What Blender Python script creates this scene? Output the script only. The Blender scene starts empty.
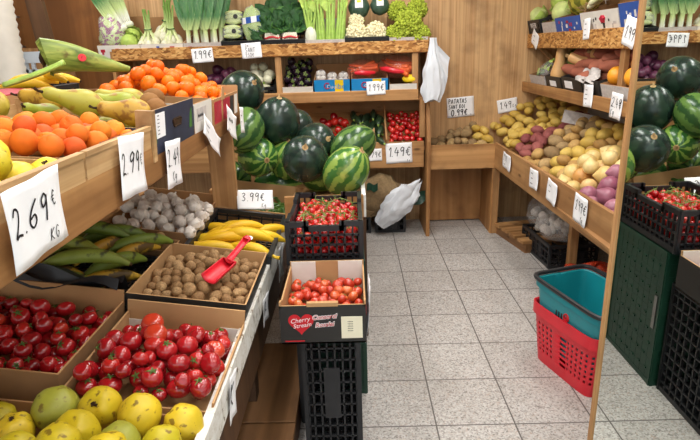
import bpy, math, random
import numpy as np
from mathutils import Vector, Matrix, Euler, noise

random.seed(11)
rng = np.random.default_rng(5)
scene = bpy.context.scene
COL = scene.collection
PI = math.pi
U = random.uniform

# ---------------------------------------------------------------- camera
F, CH = 548.0, 1.54
_Y = Vector((1 / F, 173 / F, -1)).normalized()
_X = Vector((1, .03, 0)); _X = (_X - _Y * _X.dot(_Y)).normalized()
_Z = _X.cross(_Y)
RW = Matrix((_X, _Y, _Z))          # camera vector -> world vector
CAM = Vector((0, 0, CH))

def _ray(x, y): return RW @ Vector(((x - 350) / F, (220 - y) / F, -1))
def atz(x, y, z): r = _ray(x, y); return CAM + r * ((z - CH) / r.z)
def aty(x, y, Y): r = _ray(x, y); return CAM + r * (Y / r.y)
def atx(x, y, X): r = _ray(x, y); return CAM + r * (X / r.x)

cd = bpy.data.cameras.new('camera'); cd.sensor_width = 36; cd.lens = F / 700 * 36; cd.clip_start = .02
cam = bpy.data.objects.new('camera', cd); COL.objects.link(cam)
cam.matrix_world = Matrix.Translation(CAM) @ RW.to_4x4()
scene.camera = cam

# ---------------------------------------------------------------- colours and materials
def lin(c): return c / 12.92 if c <= .04045 else ((c + .055) / 1.055) ** 2.4
def C(r, g, b, a=1): return (lin(r / 255), lin(g / 255), lin(b / 255), a)

class NT:
    def __init__(s, name):
        s.m = bpy.data.materials.new(name); s.m.use_nodes = True
        s.t = s.m.node_tree; s.b = s.t.nodes['Principled BSDF']
        s.tc = None
    def n(s, typ, **kw):
        nd = s.t.nodes.new(typ)
        for k, v in kw.items():
            if k.startswith('_'): setattr(nd, k[1:], v)
            else: nd.inputs[k.replace('__', ' ')].default_value = v
        return nd
    def l(s, a, b): s.t.links.new(a, b)
    def obj(s):
        if not s.tc: s.tc = s.t.nodes.new('ShaderNodeTexCoord')
        return s.tc.outputs['Object']
    def mapped(s, scale=(1, 1, 1), rot=(0, 0, 0)):
        mp = s.t.nodes.new('ShaderNodeMapping'); mp.inputs['Scale'].default_value = scale; mp.inputs['Rotation'].default_value = rot
        s.l(s.obj(), mp.inputs['Vector']); return mp.outputs['Vector']
    def noise(s, scale, detail=3, vec=None, dist=0, rough=.5):
        nd = s.t.nodes.new('ShaderNodeTexNoise'); nd.inputs['Scale'].default_value = scale; nd.inputs['Detail'].default_value = detail
        nd.inputs['Distortion'].default_value = dist; nd.inputs['Roughness'].default_value = rough
        s.l(vec if vec is not None else s.obj(), nd.inputs['Vector']); return nd.outputs['Fac']
    def ramp(s, fac, stops, interp='LINEAR'):
        r = s.t.nodes.new('ShaderNodeValToRGB'); e = r.color_ramp.elements; r.color_ramp.interpolation = interp
        while len(e) < len(stops): e.new(.5)
        for i, (p, c) in enumerate(stops): e[i].position = p; e[i].color = c
        s.l(fac, r.inputs['Fac']); return r.outputs['Color']
    def mix(s, fac, a, b, mode='MIX'):
        m = s.t.nodes.new('ShaderNodeMix'); m.data_type = 'RGBA'; m.blend_type = mode
        for sock, v in ((m.inputs[0], fac), (m.inputs[6], a), (m.inputs[7], b)):
            if hasattr(v, 'is_output'): s.l(v, sock)
            else: sock.default_value = v
        return m.outputs[2]
    def math(s, op, a, b=0.0):
        m = s.t.nodes.new('ShaderNodeMath'); m.operation = op
        for sock, v in ((m.inputs[0], a), (m.inputs[1], b)):
            if hasattr(v, 'is_output'): s.l(v, sock)
            else: sock.default_value = v
        return m.outputs[0]
    def bump(s, h, strength=.3, dist=.002):
        b = s.t.nodes.new('ShaderNodeBump'); b.inputs['Strength'].default_value = strength; b.inputs['Distance'].default_value = dist
        s.l(h, b.inputs['Height']); s.l(b.outputs['Normal'], s.b.inputs['Normal'])
    def rand(s):
        return s.t.nodes.new('ShaderNodeObjectInfo').outputs['Random']
    def out(s, col=None, rough=.6, spec=.5, metal=0, coat=0, sss=0, alpha=1, trans=0):
        b = s.b
        if col is not None:
            if hasattr(col, 'is_output'): s.l(col, b.inputs['Base Color'])
            else: b.inputs['Base Color'].default_value = col
        b.inputs['Roughness'].default_value = rough; b.inputs['Specular IOR Level'].default_value = spec
        b.inputs['Metallic'].default_value = metal; b.inputs['Coat Weight'].default_value = coat
        b.inputs['Alpha'].default_value = alpha; b.inputs['Transmission Weight'].default_value = trans
        return s.m

def plain(name, col, rough=.6, spec=.5, var=.12, scale=12, bump=0, **k):
    t = NT(name)
    d = tuple(x * (1 - var) for x in col[:3]) + (1,); e = tuple(min(1, x * (1 + var)) for x in col[:3]) + (1,)
    f = t.noise(scale, 4)
    col2 = t.ramp(f, [(.3, d), (.7, e)])
    if bump: t.bump(t.noise(scale * 6, 3), bump)
    return t.out(col2, rough, spec, **k)

def wood(name, a, b, axis='y', rough=.6, fine=40, knots=True, bump=.15, streak=.85):
    t = NT(name)
    sc = {'x': (1.2, fine, fine), 'y': (fine, 1.2, fine), 'z': (fine, fine, 1.2)}[axis]
    g = t.noise(1, 5, t.mapped(sc), .6)
    sc2 = tuple(x * .16 for x in sc)
    g2 = t.noise(1, 3, t.mapped(sc2), 1.5)
    col = t.ramp(g, [(.28, b), (.62, a)])
    dark = tuple(x * .72 for x in b[:3]) + (1,)
    col = t.mix(t.ramp(g2, [(.33, (streak, streak, streak, 1)), (.6, (0, 0, 0, 1))]), col, dark)
    if knots:
        v = t.n('ShaderNodeTexVoronoi', Scale=1.0); t.l(t.mapped({'x': (3.2, 9, 9), 'y': (9, 3.2, 9), 'z': (9, 9, 3.2)}[axis]), v.inputs['Vector'])
        k = t.ramp(v.outputs['Distance'], [(.05, (1, 1, 1, 1)), (.13, (0, 0, 0, 1))])
        col = t.mix(k, col, tuple(x * .4 for x in b[:3]) + (1,))
    st = t.noise(5, 4)
    col = t.mix(t.ramp(st, [(.5, (0, 0, 0, 1)), (.78, (.5, .5, .5, 1))]), col, C(84, 54, 30))
    if bump: t.bump(g, bump)
    return t.out(col, rough, .35)

def osb(name):
    t = NT(name)
    v = t.n('ShaderNodeTexVoronoi', Scale=1.0, Randomness=1.0); v.feature = 'F1'
    w = t.n('ShaderNodeTexNoise', Scale=9.0)
    t.l(t.obj(), w.inputs['Vector'])
    vm = t.t.nodes.new('ShaderNodeVectorMath'); vm.operation = 'MULTIPLY_ADD'
    t.l(w.outputs['Color'], vm.inputs[0]); vm.inputs[1].default_value = (.06, .06, .06); t.l(t.obj(), vm.inputs[2])
    mp = t.n('ShaderNodeMapping'); mp.inputs['Scale'].default_value = (34, 34, 95); mp.inputs['Rotation'].default_value = (.3, .3, .5)
    t.l(vm.outputs[0], mp.inputs['Vector']); t.l(mp.outputs[0], v.inputs['Vector'])
    sep = t.n('ShaderNodeSeparateColor'); t.l(v.outputs['Color'], sep.inputs[0])
    col = t.ramp(sep.outputs[0], [(0, C(118, 72, 30)), (.35, C(172, 116, 58)), (.7, C(196, 144, 82)), (1, C(218, 172, 108))])
    t.bump(sep.outputs[1], .15)
    return t.out(col, .6, .3)

NOT_UNIT = 'pear banana plantain root_skin dark_green_skin sweet_potato small_green butternut carrot dark_round'.split()
def rnd_ramp(name, stops, rough=.35, spec=.5, mott=.18, mscale=30, bump=0, bscale=120, spots=None, coat=0):
    """produce skin: a colour per fruit, mottled"""
    if not any(q in name for q in NOT_UNIT):      # these meshes have a radius of 1
        mscale *= .065; bscale *= .05; bump *= 1.6
        if spots: spots = (spots[0] * .07, spots[1], spots[2])
    t = NT(name)
    col = t.ramp(t.rand(), stops)
    f = t.noise(mscale, 3)
    col = t.mix(t.ramp(f, [(.35, (mott, mott, mott, 1)), (.65, (0, 0, 0, 1))]), col, tuple(x * .45 for x in stops[0][1][:3]) + (1,))
    if spots:
        sc, sz, sc_col = spots
        v = t.noise(sc, 3)
        col = t.mix(t.ramp(v, [(sz, (0, 0, 0, 1)), (sz + .08, (.85, .85, .85, 1))]), col, sc_col)
    if bump: t.bump(t.noise(bscale, 3), bump)
    return t.out(col, rough, spec, coat=coat)

M = {}
M['pine_y'] = wood('pine_board_y', C(196, 148, 94), C(154, 106, 60), 'y')
M['pine_x'] = wood('pine_board_x', C(202, 154, 100), C(160, 112, 66), 'x')
M['pine_z'] = wood('pine_board_z', C(204, 158, 106), C(162, 114, 68), 'z')
M['ply_y'] = wood('plywood_y', C(202, 156, 104), C(164, 116, 70), 'y', fine=18)
M['ply_x'] = wood('plywood_x', C(200, 152, 98), C(164, 116, 68), 'x', fine=18)
M['ply_z'] = wood('plywood_z', C(196, 146, 92), C(162, 112, 64), 'z', fine=18, knots=False)
M['panel'] = wood('wall_panel_wood', C(220, 180, 130), C(186, 140, 92), 'z', fine=64, knots=False, rough=.5, bump=.05, streak=.35)
M['dark_panel'] = wood('dark_wall_panel_wood', C(150, 98, 52), C(126, 78, 38), 'z', fine=22, knots=False, rough=.5, bump=.05)
M['dark_wood'] = wood('old_dark_wood', C(108, 76, 50), C(70, 48, 32), 'z', fine=20)
M['kick'] = wood('old_floor_plank', C(150, 108, 70), C(112, 78, 48), 'y', fine=22)
M['osb'] = osb('strand_board')
M['crate_wood'] = wood('pale_crate_wood', C(208, 172, 124), C(180, 140, 92), 'y', fine=50, knots=False)
def whiteboard():
    t = NT('chipped_white_board')
    f = t.noise(26, 5, t.mapped((1, 1, 1)), .6, .7)
    col = t.ramp(f, [(.33, C(96, 74, 50)), (.42, C(212, 206, 194)), (.6, C(232, 230, 224))])
    t.bump(f, .3)
    return t.out(col, .55, .4)
M['white_board'] = whiteboard()
M['card'] = plain('brown_cardboard', C(172, 130, 88), .8, .2, .1, 6, .05)
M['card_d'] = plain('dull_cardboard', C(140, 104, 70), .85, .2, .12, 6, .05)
M['card_in'] = plain('inner_cardboard', C(186, 146, 102), .8, .2, .1, 6)
M['card_black'] = plain('black_printed_card', C(42, 40, 38), .5, .4, .12, 8)
M['card_white'] = plain('white_card', C(226, 222, 214), .6, .4, .06, 14)
M['card_grey'] = plain('pale_grey_printed_card', C(196, 190, 186), .6, .4, .16, 40)
M['card_navy'] = plain('navy_printed_card', C(44, 50, 72), .5, .4, .2, 30)
M['card_red'] = plain('red_printed_card', C(176, 30, 54), .5, .4, .12, 20)
M['card_blue'] = plain('bright_blue_card', C(28, 140, 208), .5, .4, .06, 10)
M['card_dblue'] = plain('deep_blue_card', C(40, 86, 170), .5, .4, .1, 10)
M['card_yellow'] = plain('yellow_card', C(244, 208, 30), .5, .4, .05, 10)
M['paper'] = plain('white_paper', C(248, 248, 250), .7, .3, .04, 9)
M['cream_paper'] = plain('cream_label_paper', C(232, 226, 200), .7, .3, .04, 9)
M['ink'] = plain('black_ink', C(22, 22, 28), .5, .3, .05)
M['red_ink'] = plain('red_ink', C(200, 34, 44), .5, .3, .05)
M['green_ink'] = plain('green_print', C(70, 120, 50), .5, .3, .1)
M['white_ink'] = plain('white_print', C(240, 236, 236), .5, .3, .03)
M['bp'] = plain('black_plastic', C(30, 31, 34), .42, .5, .15, 20)
M['gp'] = plain('dark_green_plastic', C(22, 62, 46), .42, .5, .18, 14)
M['grey_pl'] = plain('pale_grey_plastic', C(176, 184, 192), .45, .5, .06, 8)
M['red_pl'] = plain('red_plastic', C(214, 34, 50), .35, .5, .06, 8)
M['teal_pl'] = plain('teal_plastic', C(24, 138, 148), .35, .5, .06, 8)
M['white_pl'] = plain('white_plastic', C(226, 226, 222), .45, .5, .05, 8)
M['steel'] = plain('grey_metal', C(150, 150, 150), .4, .5, .05, metal=1)
def film(name, col, a, rough=.18):
    t = NT(name); t.bump(t.noise(38, 3), .6, .004)
    return t.out(col, rough, .8, alpha=a)
M['film'] = film('clear_wrap_film', C(240, 244, 246), .22)
M['film_d'] = film('pink_net_film', C(220, 120, 96), .14)
M['bagwhite'] = film('white_bag_plastic', C(222, 226, 232), .94, .35)
M['bagclear'] = film('milky_bag_plastic', C(246, 246, 244), .2, .16)
M['burlap'] = plain('burlap_cloth', C(134, 112, 82), .95, .1, .2, 60, .4)
# produce skins
M['tomato'] = rnd_ramp('tomato_skin', [(0, C(146, 18, 26)), (.7, C(180, 28, 34)), (.95, C(194, 42, 34)), (1, C(206, 70, 40))], .16, .6, .12, 22, coat=.3)
M['tomato_l'] = rnd_ramp('orange_tomato_skin', [(0, C(184, 48, 30)), (.6, C(204, 66, 40)), (1, C(222, 118, 62))], .2, .6, .12, 22, coat=.3)
M['cherry'] = rnd_ramp('cherry_tomato_skin', [(0, C(168, 16, 22)), (.7, C(204, 34, 34)), (1, C(220, 64, 44))], .18, .6, .08, 40, coat=.3)
M['calyx'] = plain('green_calyx', C(86, 108, 50), .6, .3, .2, 60)
M['stem_green'] = plain('green_stem', C(110, 128, 62), .6, .3, .2, 60)
M['mandarin'] = rnd_ramp('mandarin_peel', [(0, C(222, 94, 4)), (1, C(240, 122, 14))], .42, .3, .06, 14, .25, 160)
M['apricot'] = rnd_ramp('apricot_skin', [(0, C(208, 80, 32)), (.5, C(222, 112, 28)), (1, C(234, 146, 46))], .6, .2, .2, 16, .05)
M['quince'] = rnd_ramp('quince_skin', [(0, C(176, 168, 34)), (.5, C(208, 182, 30)), (1, C(222, 188, 44))], .45, .4, .22, 18, .1, 80, (34, .58, C(112, 84, 26)))
M['quince_s'] = rnd_ramp('smooth_yellow_skin', [(0, C(222, 196, 46)), (1, C(238, 206, 60))], .42, .4, .12, 18, .04, 80)
M['quince_g'] = rnd_ramp('green_quince_skin', [(0, C(138, 146, 48)), (1, C(170, 164, 58))], .45, .4, .22, 18, .1, 80, (34, .6, C(104, 80, 28)))
M['pear'] = rnd_ramp('pear_skin', [(0, C(146, 156, 46)), (.6, C(164, 162, 54)), (1, C(182, 158, 58))], .45, .4, .14, 20, .05, 90, (30, .58, C(150, 104, 40)))
M['pear_r'] = rnd_ramp('russet_pear_skin', [(0, C(170, 130, 40)), (1, C(200, 158, 56))], .5, .4, .2, 20, .05, 90, (36, .52, C(130, 84, 32)))
M['kiwi'] = rnd_ramp('russet_brown_skin', [(0, C(128, 86, 46)), (1, C(158, 114, 66))], .75, .2, .2, 30, .15, 140)
M['plum'] = rnd_ramp('plum_skin', [(0, C(46, 38, 52)), (1, C(72, 54, 70))], .4, .4, .25, 22)
M['walnut'] = rnd_ramp('walnut_shell', [(0, C(150, 112, 72)), (1, C(192, 154, 108))], .65, .3, .55, 70, .9, 120)
M['garlic'] = rnd_ramp('garlic_skin', [(0, C(214, 202, 192)), (1, C(238, 230, 220))], .6, .3, .25, 40, .1)
M['banana'] = rnd_ramp('banana_peel', [(0, C(232, 180, 26)), (1, C(244, 200, 46))], .45, .4, .1, 16, .04, 60, (40, .7, C(120, 76, 20)))
M['plantain'] = rnd_ramp('green_plantain_peel', [(0, C(92, 112, 38)), (.7, C(124, 140, 52)), (1, C(150, 140, 60))], .5, .4, .2, 16, .05, 60, (24, .62, C(40, 36, 24)))
M['plantain_b'] = rnd_ramp('spotted_plantain_peel', [(0, C(170, 128, 30)), (1, C(186, 146, 44))], .5, .4, .2, 16, .05, 60, (22, .48, C(48, 34, 22)))
M['tip'] = plain('dark_brown_tip', C(60, 42, 26), .8, .2, .3, 60)
M['ginger'] = rnd_ramp('root_skin', [(0, C(156, 124, 84)), (1, C(184, 152, 106))], .75, .2, .25, 40, .3)
M['potato_y'] = rnd_ramp('yellow_potato_skin', [(0, C(196, 160, 68)), (1, C(222, 190, 100))], .55, .35, .14, 30, .1, 60, (60, .68, C(136, 98, 50)))
M['potato_b'] = rnd_ramp('brown_potato_skin', [(0, C(176, 136, 78)), (1, C(206, 168, 106))], .7, .25, .22, 30, .12, 60, (50, .64, C(120, 90, 56)))
M['potato_e'] = rnd_ramp('earthy_potato_skin', [(0, C(146, 120, 86)), (.7, C(174, 146, 104)), (1, C(196, 164, 112))], .8, .2, .3, 30, .15)
M['potato_r'] = rnd_ramp('red_potato_skin', [(0, C(130, 66, 66)), (1, C(164, 96, 90))], .7, .25, .22, 30, .1)
M['onion'] = rnd_ramp('yellow_onion_skin', [(0, C(222, 190, 118)), (.7, C(236, 212, 150)), (1, C(216, 156, 86))], .35, .5, .18, 24, .04)
M['onion_r'] = rnd_ramp('red_onion_skin', [(0, C(152, 84, 106)), (1, C(194, 136, 150))], .34, .5, .34, 20, .04)
M['onion_d'] = rnd_ramp('deep_purple_onion_skin', [(0, C(80, 34, 62)), (1, C(124, 66, 94))], .35, .5, .2, 20, .04)
M['eggplant'] = rnd_ramp('small_aubergine_skin', [(0, C(34, 22, 36)), (1, C(56, 34, 50))], .25, .5, .1)
M['zucchini'] = rnd_ramp('dark_green_skin', [(0, C(34, 54, 36)), (1, C(48, 72, 44))], .35, .5, .2, 60)
M['kohl'] = rnd_ramp('pale_turnip_skin', [(0, C(216, 214, 176)), (1, C(226, 224, 200))], .5, .4, .15, 16)
M['pepper'] = rnd_ramp('red_pepper_skin', [(0, C(176, 24, 22)), (1, C(206, 44, 34))], .2, .6, .08)
M['gpepper'] = rnd_ramp('small_green_pepper_skin', [(0, C(56, 92, 36)), (1, C(92, 130, 56))], .3, .5, .12)
M['sweetp'] = rnd_ramp('sweet_potato_skin', [(0, C(150, 84, 66)), (1, C(178, 108, 84))], .7, .25, .2, 30, .1)
M['butternut'] = rnd_ramp('butternut_skin', [(0, C(216, 166, 106)), (1, C(226, 178, 120))], .45, .4, .08)
M['grapefruit'] = rnd_ramp('orange_peel', [(0, C(238, 150, 30)), (1, C(246, 166, 48))], .4, .5, .06, 14, .2, 160)
M['carrot'] = rnd_ramp('carrot_skin', [(0, C(206, 72, 30)), (1, C(226, 104, 40))], .5, .4, .12, 40)
M['caul'] = plain('cauliflower_curd', C(236, 226, 188), .8, .2, .12, 50, .5)
M['roman'] = plain('green_cauliflower_curd', C(160, 174, 60), .8, .2, .35, 60, .6)
M['leaf'] = plain('leaf_green', C(72, 116, 52), .55, .3, .3, 20, .2)
M['leaf_l'] = plain('lettuce_green', C(174, 200, 96), .5, .3, .22, 18, .2)
M['leaf_w'] = plain('pale_lettuce_green', C(206, 218, 140), .5, .3, .18, 18, .2)
M['leaf_d'] = plain('dark_leaf_green', C(44, 84, 42), .55, .3, .3, 24, .2)
M['white_stalk'] = plain('white_stalk', C(236, 238, 216), .4, .4, .06, 20)
M['celery'] = plain('celery_green', C(168, 200, 96), .4, .4, .2, 30)
M['squash'] = rnd_ramp('dark_round_squash_skin', [(0, C(48, 72, 58)), (1, C(64, 90, 74))], .35, .5, .2, 30)
def leekmat(name, z0, z1, white, green):
    t = NT(name); sp = t.n('ShaderNodeSeparateXYZ'); t.l(t.obj(), sp.inputs[0])
    mr = t.n('ShaderNodeMapRange'); mr.inputs[1].default_value = z0; mr.inputs[2].default_value = z1
    t.l(sp.outputs[2], mr.inputs[0]); n = t.noise(1, 3, t.mapped((160, 160, 5)))
    f = t.math('ADD', mr.outputs[0], t.math('MULTIPLY', t.math('SUBTRACT', n, .5), .5))
    return t.out(t.ramp(f, [(0, white), (.4, C(206, 222, 150)), (1, green)]), .4, .4)
M['leek'] = leekmat('leek_skin', .06, .25, C(240, 242, 226), C(66, 120, 66))
M['scallion'] = leekmat('spring_onion_stem', .03, .3, C(238, 238, 200), C(120, 160, 72))
def bagmix():
    t = NT('radicchio_salad_leaves')
    v = t.noise(9, 3, t.mapped((1, 1, 1.5)), 1.5)
    col = t.ramp(v, [(.36, C(128, 20, 84)), (.45, C(150, 50, 112)), (.49, C(186, 208, 122)), (.58, C(208, 220, 150)), (.63, C(136, 24, 88))])
    t.bump(t.noise(40, 3), .5, .004)
    return t.out(col, .25, .7)
M['salad'] = bagmix()
def melon(name, base, stripe, n, width, warp, patches):
    t = NT(name); sp = t.n('ShaderNodeSeparateXYZ'); t.l(t.obj(), sp.inputs[0])
    ang = t.math('ARCTAN2', sp.outputs[1], sp.outputs[2])
    wv = t.noise(14, 4, None, .3)
    a = t.math('ADD', t.math('MULTIPLY', ang, n), t.math('MULTIPLY', t.math('SUBTRACT', wv, .5), warp))
    s = t.math('SINE', a)
    f = t.math('ADD', t.math('MULTIPLY', s, .5), .5)
    fine = t.noise(42, 4)
    f = t.math('ADD', f, t.math('MULTIPLY', t.math('SUBTRACT', fine, .5), 1.3))
    col = t.ramp(f, [(width - .14, stripe), (width + .14, base)])
    if patches:
        col = t.mix(t.ramp(t.noise(6, 3), [(.62, (0, 0, 0, 1)), (.74, (.9, .9, .9, 1))]), col, patches)
    return t.out(col, .22, .5)
M['melon_s'] = melon('striped_watermelon_rind', C(90, 122, 58), C(42, 76, 38), 10, .5, 5.5, None)
M['melon_l'] = melon('pale_striped_watermelon_rind', C(138, 164, 74), C(60, 108, 46), 9, .54, 6.5, C(206, 196, 104))
M['melon_m'] = melon('mottled_watermelon_rind', C(128, 160, 72), C(46, 90, 38), 9, .7, 7.0, None)
M['melon_d'] = melon('dark_watermelon_rind', C(38, 58, 46), C(28, 44, 38), 6, .5, 3.0, None)
M['ribmelon'] = melon('ribbed_melon_rind', C(170, 160, 60), C(104, 106, 40), 9, .5, 2.0, None)
M['duct'] = plain('white_ribbed_hose', C(214, 208, 196), .5, .4, .06)
M['ceil'] = plain('ceiling_paint', C(226, 224, 218), .9, .2, .03)
M['wallp'] = plain('wall_paint', C(206, 200, 190), .9, .2, .05)
def floor_mat():
    t = NT('terrazzo_floor_tiles'); sp = t.n('ShaderNodeSeparateXYZ'); t.l(t.obj(), sp.inputs[0])
    def cell(o, off):
        a = t.math('DIVIDE', t.math('SUBTRACT', o, off), .333)
        fr = t.math('FRACT', t.math('ADD', a, 100.0)); fl = t.math('FLOOR', a)
        return t.math('ABSOLUTE', t.math('SUBTRACT', fr, .5)), fl
    ex, fx = cell(sp.outputs[0], .319); ey, fy = cell(sp.outputs[1], .288)
    e = t.math('MAXIMUM', ex, ey)
    cmb = t.n('ShaderNodeCombineXYZ'); t.l(fx, cmb.inputs[0]); t.l(fy, cmb.inputs[1])
    wn = t.n('ShaderNodeTexWhiteNoise'); t.l(cmb.outputs[0], wn.inputs['Vector'])
    v = t.n('ShaderNodeTexVoronoi', Scale=150.0); t.l(t.obj(), v.inputs['Vector'])
    sc = t.n('ShaderNodeSeparateColor'); t.l(v.outputs['Color'], sc.inputs[0])
    col = t.ramp(sc.outputs[0], [(0, C(134, 129, 124)), (.2, C(170, 165, 160)), (.5, C(192, 188, 183)), (.82, C(208, 205, 201)), (1, C(178, 162, 150))])
    tone = t.ramp(wn.outputs['Value'], [(0, (.9, .9, .9, 1)), (1, (1, 1, 1, 1))])
    col = t.mix(1.0, col, tone, 'MULTIPLY')
    col = t.mix(t.ramp(t.noise(2.5, 5), [(.45, (0, 0, 0, 1)), (.8, (.4, .4, .4, 1))]), col, C(140, 132, 124))
    g = t.ramp(e, [(.4885, (0, 0, 0, 1)), (.492, (1, 1, 1, 1))])
    col = t.mix(g, col, C(98, 92, 88))
    t.bump(t.math('SUBTRACT', 1.0, g), .2, .002)
    return t.out(col, .42, .4)
M['floor'] = floor_mat()
def mirror_mat():
    t = NT('mirror_glass'); return t.out(C(232, 238, 234), .008, .5, metal=1)
M['mirror'] = mirror_mat()

# ---------------------------------------------------------------- mesh building
def T(x, y, z): return Matrix.Translation((x, y, z))
def R(ax, deg): return Matrix.Rotation(math.radians(deg), 4, ax)
def S(x, y, z): return Matrix.Diagonal((x, y, z, 1))
def frame(o, ex, ey, ez):
    m = Matrix.Identity(4)
    for i, v in enumerate((ex, ey, ez)):
        for j in range(3): m[j][i] = v[j]
    for j in range(3): m[j][3] = o[j]
    return m

class MB:
    def __init__(s): s.v, s.f, s.m = [], [], []
    def add(s, vs, fs, mi=0, X=None):
        o = len(s.v)
        s.v += [tuple(X @ Vector(v)) for v in vs] if X is not None else [tuple(v) for v in vs]
        s.f += [tuple(i + o for i in f) for f in fs]
        s.m += [mi] * len(fs) if isinstance(mi, int) else list(mi)
        return s
    def box(s, c, d, mi=0, X=None):
        x, y, z = d[0] / 2, d[1] / 2, d[2] / 2
        vs = [(c[0] + a * x, c[1] + b * y, c[2] + e * z) for a in (-1, 1) for b in (-1, 1) for e in (-1, 1)]
        fs = [(0, 1, 3, 2), (4, 6, 7, 5), (0, 4, 5, 1), (2, 3, 7, 6), (0, 2, 6, 4), (1, 5, 7, 3)]  # -x +x -y +y -z +z
        return s.add(vs, fs, mi, X)
    def prism(s, poly, a, b, axis='x', mi=0, X=None):
        n = len(poly)
        def mk(p, t): return {'x': (t, p[0], p[1]), 'y': (p[0], t, p[1]), 'z': (p[0], p[1], t)}[axis]
        vs = [mk(p, a) for p in poly] + [mk(p, b) for p in poly]
        fs = [tuple(range(n))[::-1], tuple(range(n, 2 * n))] + [(i, (i + 1) % n, n + (i + 1) % n, n + i) for i in range(n)]
        return s.add(vs, fs, mi, X)
    def tube(s, path, rad, n=8, mi=0, X=None, cap=True):
        path = [Vector(p) for p in path]
        if not hasattr(rad, '__len__'): rad = [rad] * len(path)
        vs = []; up = None
        for i, p in enumerate(path):
            d = (path[min(i + 1, len(path) - 1)] - path[max(i - 1, 0)]).normalized()
            if up is None:
                up = Vector((0, 0, 1)) if abs(d.z) < .9 else Vector((1, 0, 0))
            a = d.cross(up)
            if a.length < 1e-6: a = d.orthogonal()
            a.normalize(); b = a.cross(d).normalized(); up = b
            for k in range(n):
                t = 2 * PI * k / n
                vs.append(p + (a * math.cos(t) + b * math.sin(t)) * rad[i])
        fs = []
        for i in range(len(path) - 1):
            for k in range(n):
                fs.append((i * n + k, i * n + (k + 1) % n, (i + 1) * n + (k + 1) % n, (i + 1) * n + k))
        if cap:
            fs.append(tuple(range(n))[::-1]); fs.append(tuple(range((len(path) - 1) * n, len(path) * n)))
        return s.add(vs, fs, mi, X)
    def blob(s, r, fn=None, nu=16, nv=10, sc=(1, 1, 1), mi=0, X=None):
        vs, fs = [], []
        for j in range(1, nv):
            th = PI * j / nv
            for i in range(nu):
                ph = 2 * PI * i / nu
                d = Vector((math.sin(th) * math.cos(ph), math.sin(th) * math.sin(ph), math.cos(th)))
                k = r * (fn(d, th, ph) if fn else 1)
                vs.append((d.x * k * sc[0], d.y * k * sc[1], d.z * k * sc[2]))
        for th, z in ((0, 1), (PI, -1)):
            d = Vector((0, 0, z)); k = r * (fn(d, th, 0) if fn else 1); vs.append((0, 0, z * k * sc[2]))
        t, b = len(vs) - 2, len(vs) - 1
        for i in range(nu):
            fs.append((t, i, (i + 1) % nu)); fs.append((b, (nv - 2) * nu + (i + 1) % nu, (nv - 2) * nu + i))
        for j in range(nv - 2):
            for i in range(nu):
                fs.append((j * nu + i, (j + 1) * nu + i, (j + 1) * nu + (i + 1) % nu, j * nu + (i + 1) % nu))
        return s.add(vs, fs, mi, X)
    def grid(s, fn, nu, nv, mi=0, X=None, closed=False):
        vs = [fn(i / nu, j / nv) for j in range(nv + 1) for i in range(nu + (0 if closed else 1))]
        w = nu + (0 if closed else 1)
        fs = [(j * w + i, j * w + (i + 1) % w, (j + 1) * w + (i + 1) % w, (j + 1) * w + i) for j in range(nv) for i in range(nu)]
        return s.add(vs, fs, mi, X)
    def lathe(s, prof, n=20, mi=0, X=None):
        return s.grid(lambda u, v: (lambda p: (p[0] * math.cos(2 * PI * u), p[0] * math.sin(2 * PI * u), p[1]))(prof[min(int(round(v * (len(prof) - 1))), len(prof) - 1)]), n, len(prof) - 1, mi, X, True)
    def mesh(s, name, mats, smooth=True, angle=40):
        me = bpy.data.meshes.new(name); me.from_pydata(s.v, [], s.f)
        for m in (mats if isinstance(mats, (list, tuple)) else [mats]): me.materials.append(M[m] if isinstance(m, str) else m)
        me.polygons.foreach_set('material_index', s.m)
        me.polygons.foreach_set('use_smooth', [smooth] * len(s.f))
        me.update()
        if smooth: me.set_sharp_from_angle(angle=math.radians(angle))
        return me
    def build(s, name, mats, parent=None, X=None, smooth=True, bevel=0, angle=40):
        return link(name, s.mesh(name, mats, smooth, angle), parent, X, bevel)

def link(name, me, parent=None, X=None, bevel=0):
    o = bpy.data.objects.new(name, me); COL.objects.link(o)
    if parent is not None: o.parent = parent
    if X is not None: o.matrix_local = X
    if bevel:
        b = o.modifiers.new('edge', 'BEVEL'); b.width = bevel; b.segments = 2; b.limit_method = 'ANGLE'
    return o

def props(o, label=None, cat=None, group=None, kind=None):
    if label: o['label'] = label
    if cat: o['category'] = cat
    if group: o['group'] = group
    if kind: o['kind'] = kind
    return o

def thing(name, label, cat, X=None, group=None):
    o = link(name, None, None, X)
    o.empty_display_size = .05
    return props(o, label, cat, group)

def struct(name, mb, mats, **k):
    return props(mb.build(name, mats, **k), kind='structure')

class Proto:
    """one kind of produce: a body mesh and the meshes of its parts"""
    def __init__(s, name, mesh, parts=()): s.name, s.mesh, s.parts = name, mesh, list(parts)
    def put(s, X, label, cat, group=None):
        o = link(s.name, s.mesh, None, X); props(o, label, cat, group)
        for n, me in s.parts: link(n, me, o)
        return o

def rot_any(): return Euler((U(0, 6.3), U(0, 6.3), U(0, 6.3))).to_matrix().to_4x4()
def rot_tilt(t=.5): return Euler((U(-t, t), U(-t, t), U(0, 6.3))).to_matrix().to_4x4()

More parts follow.
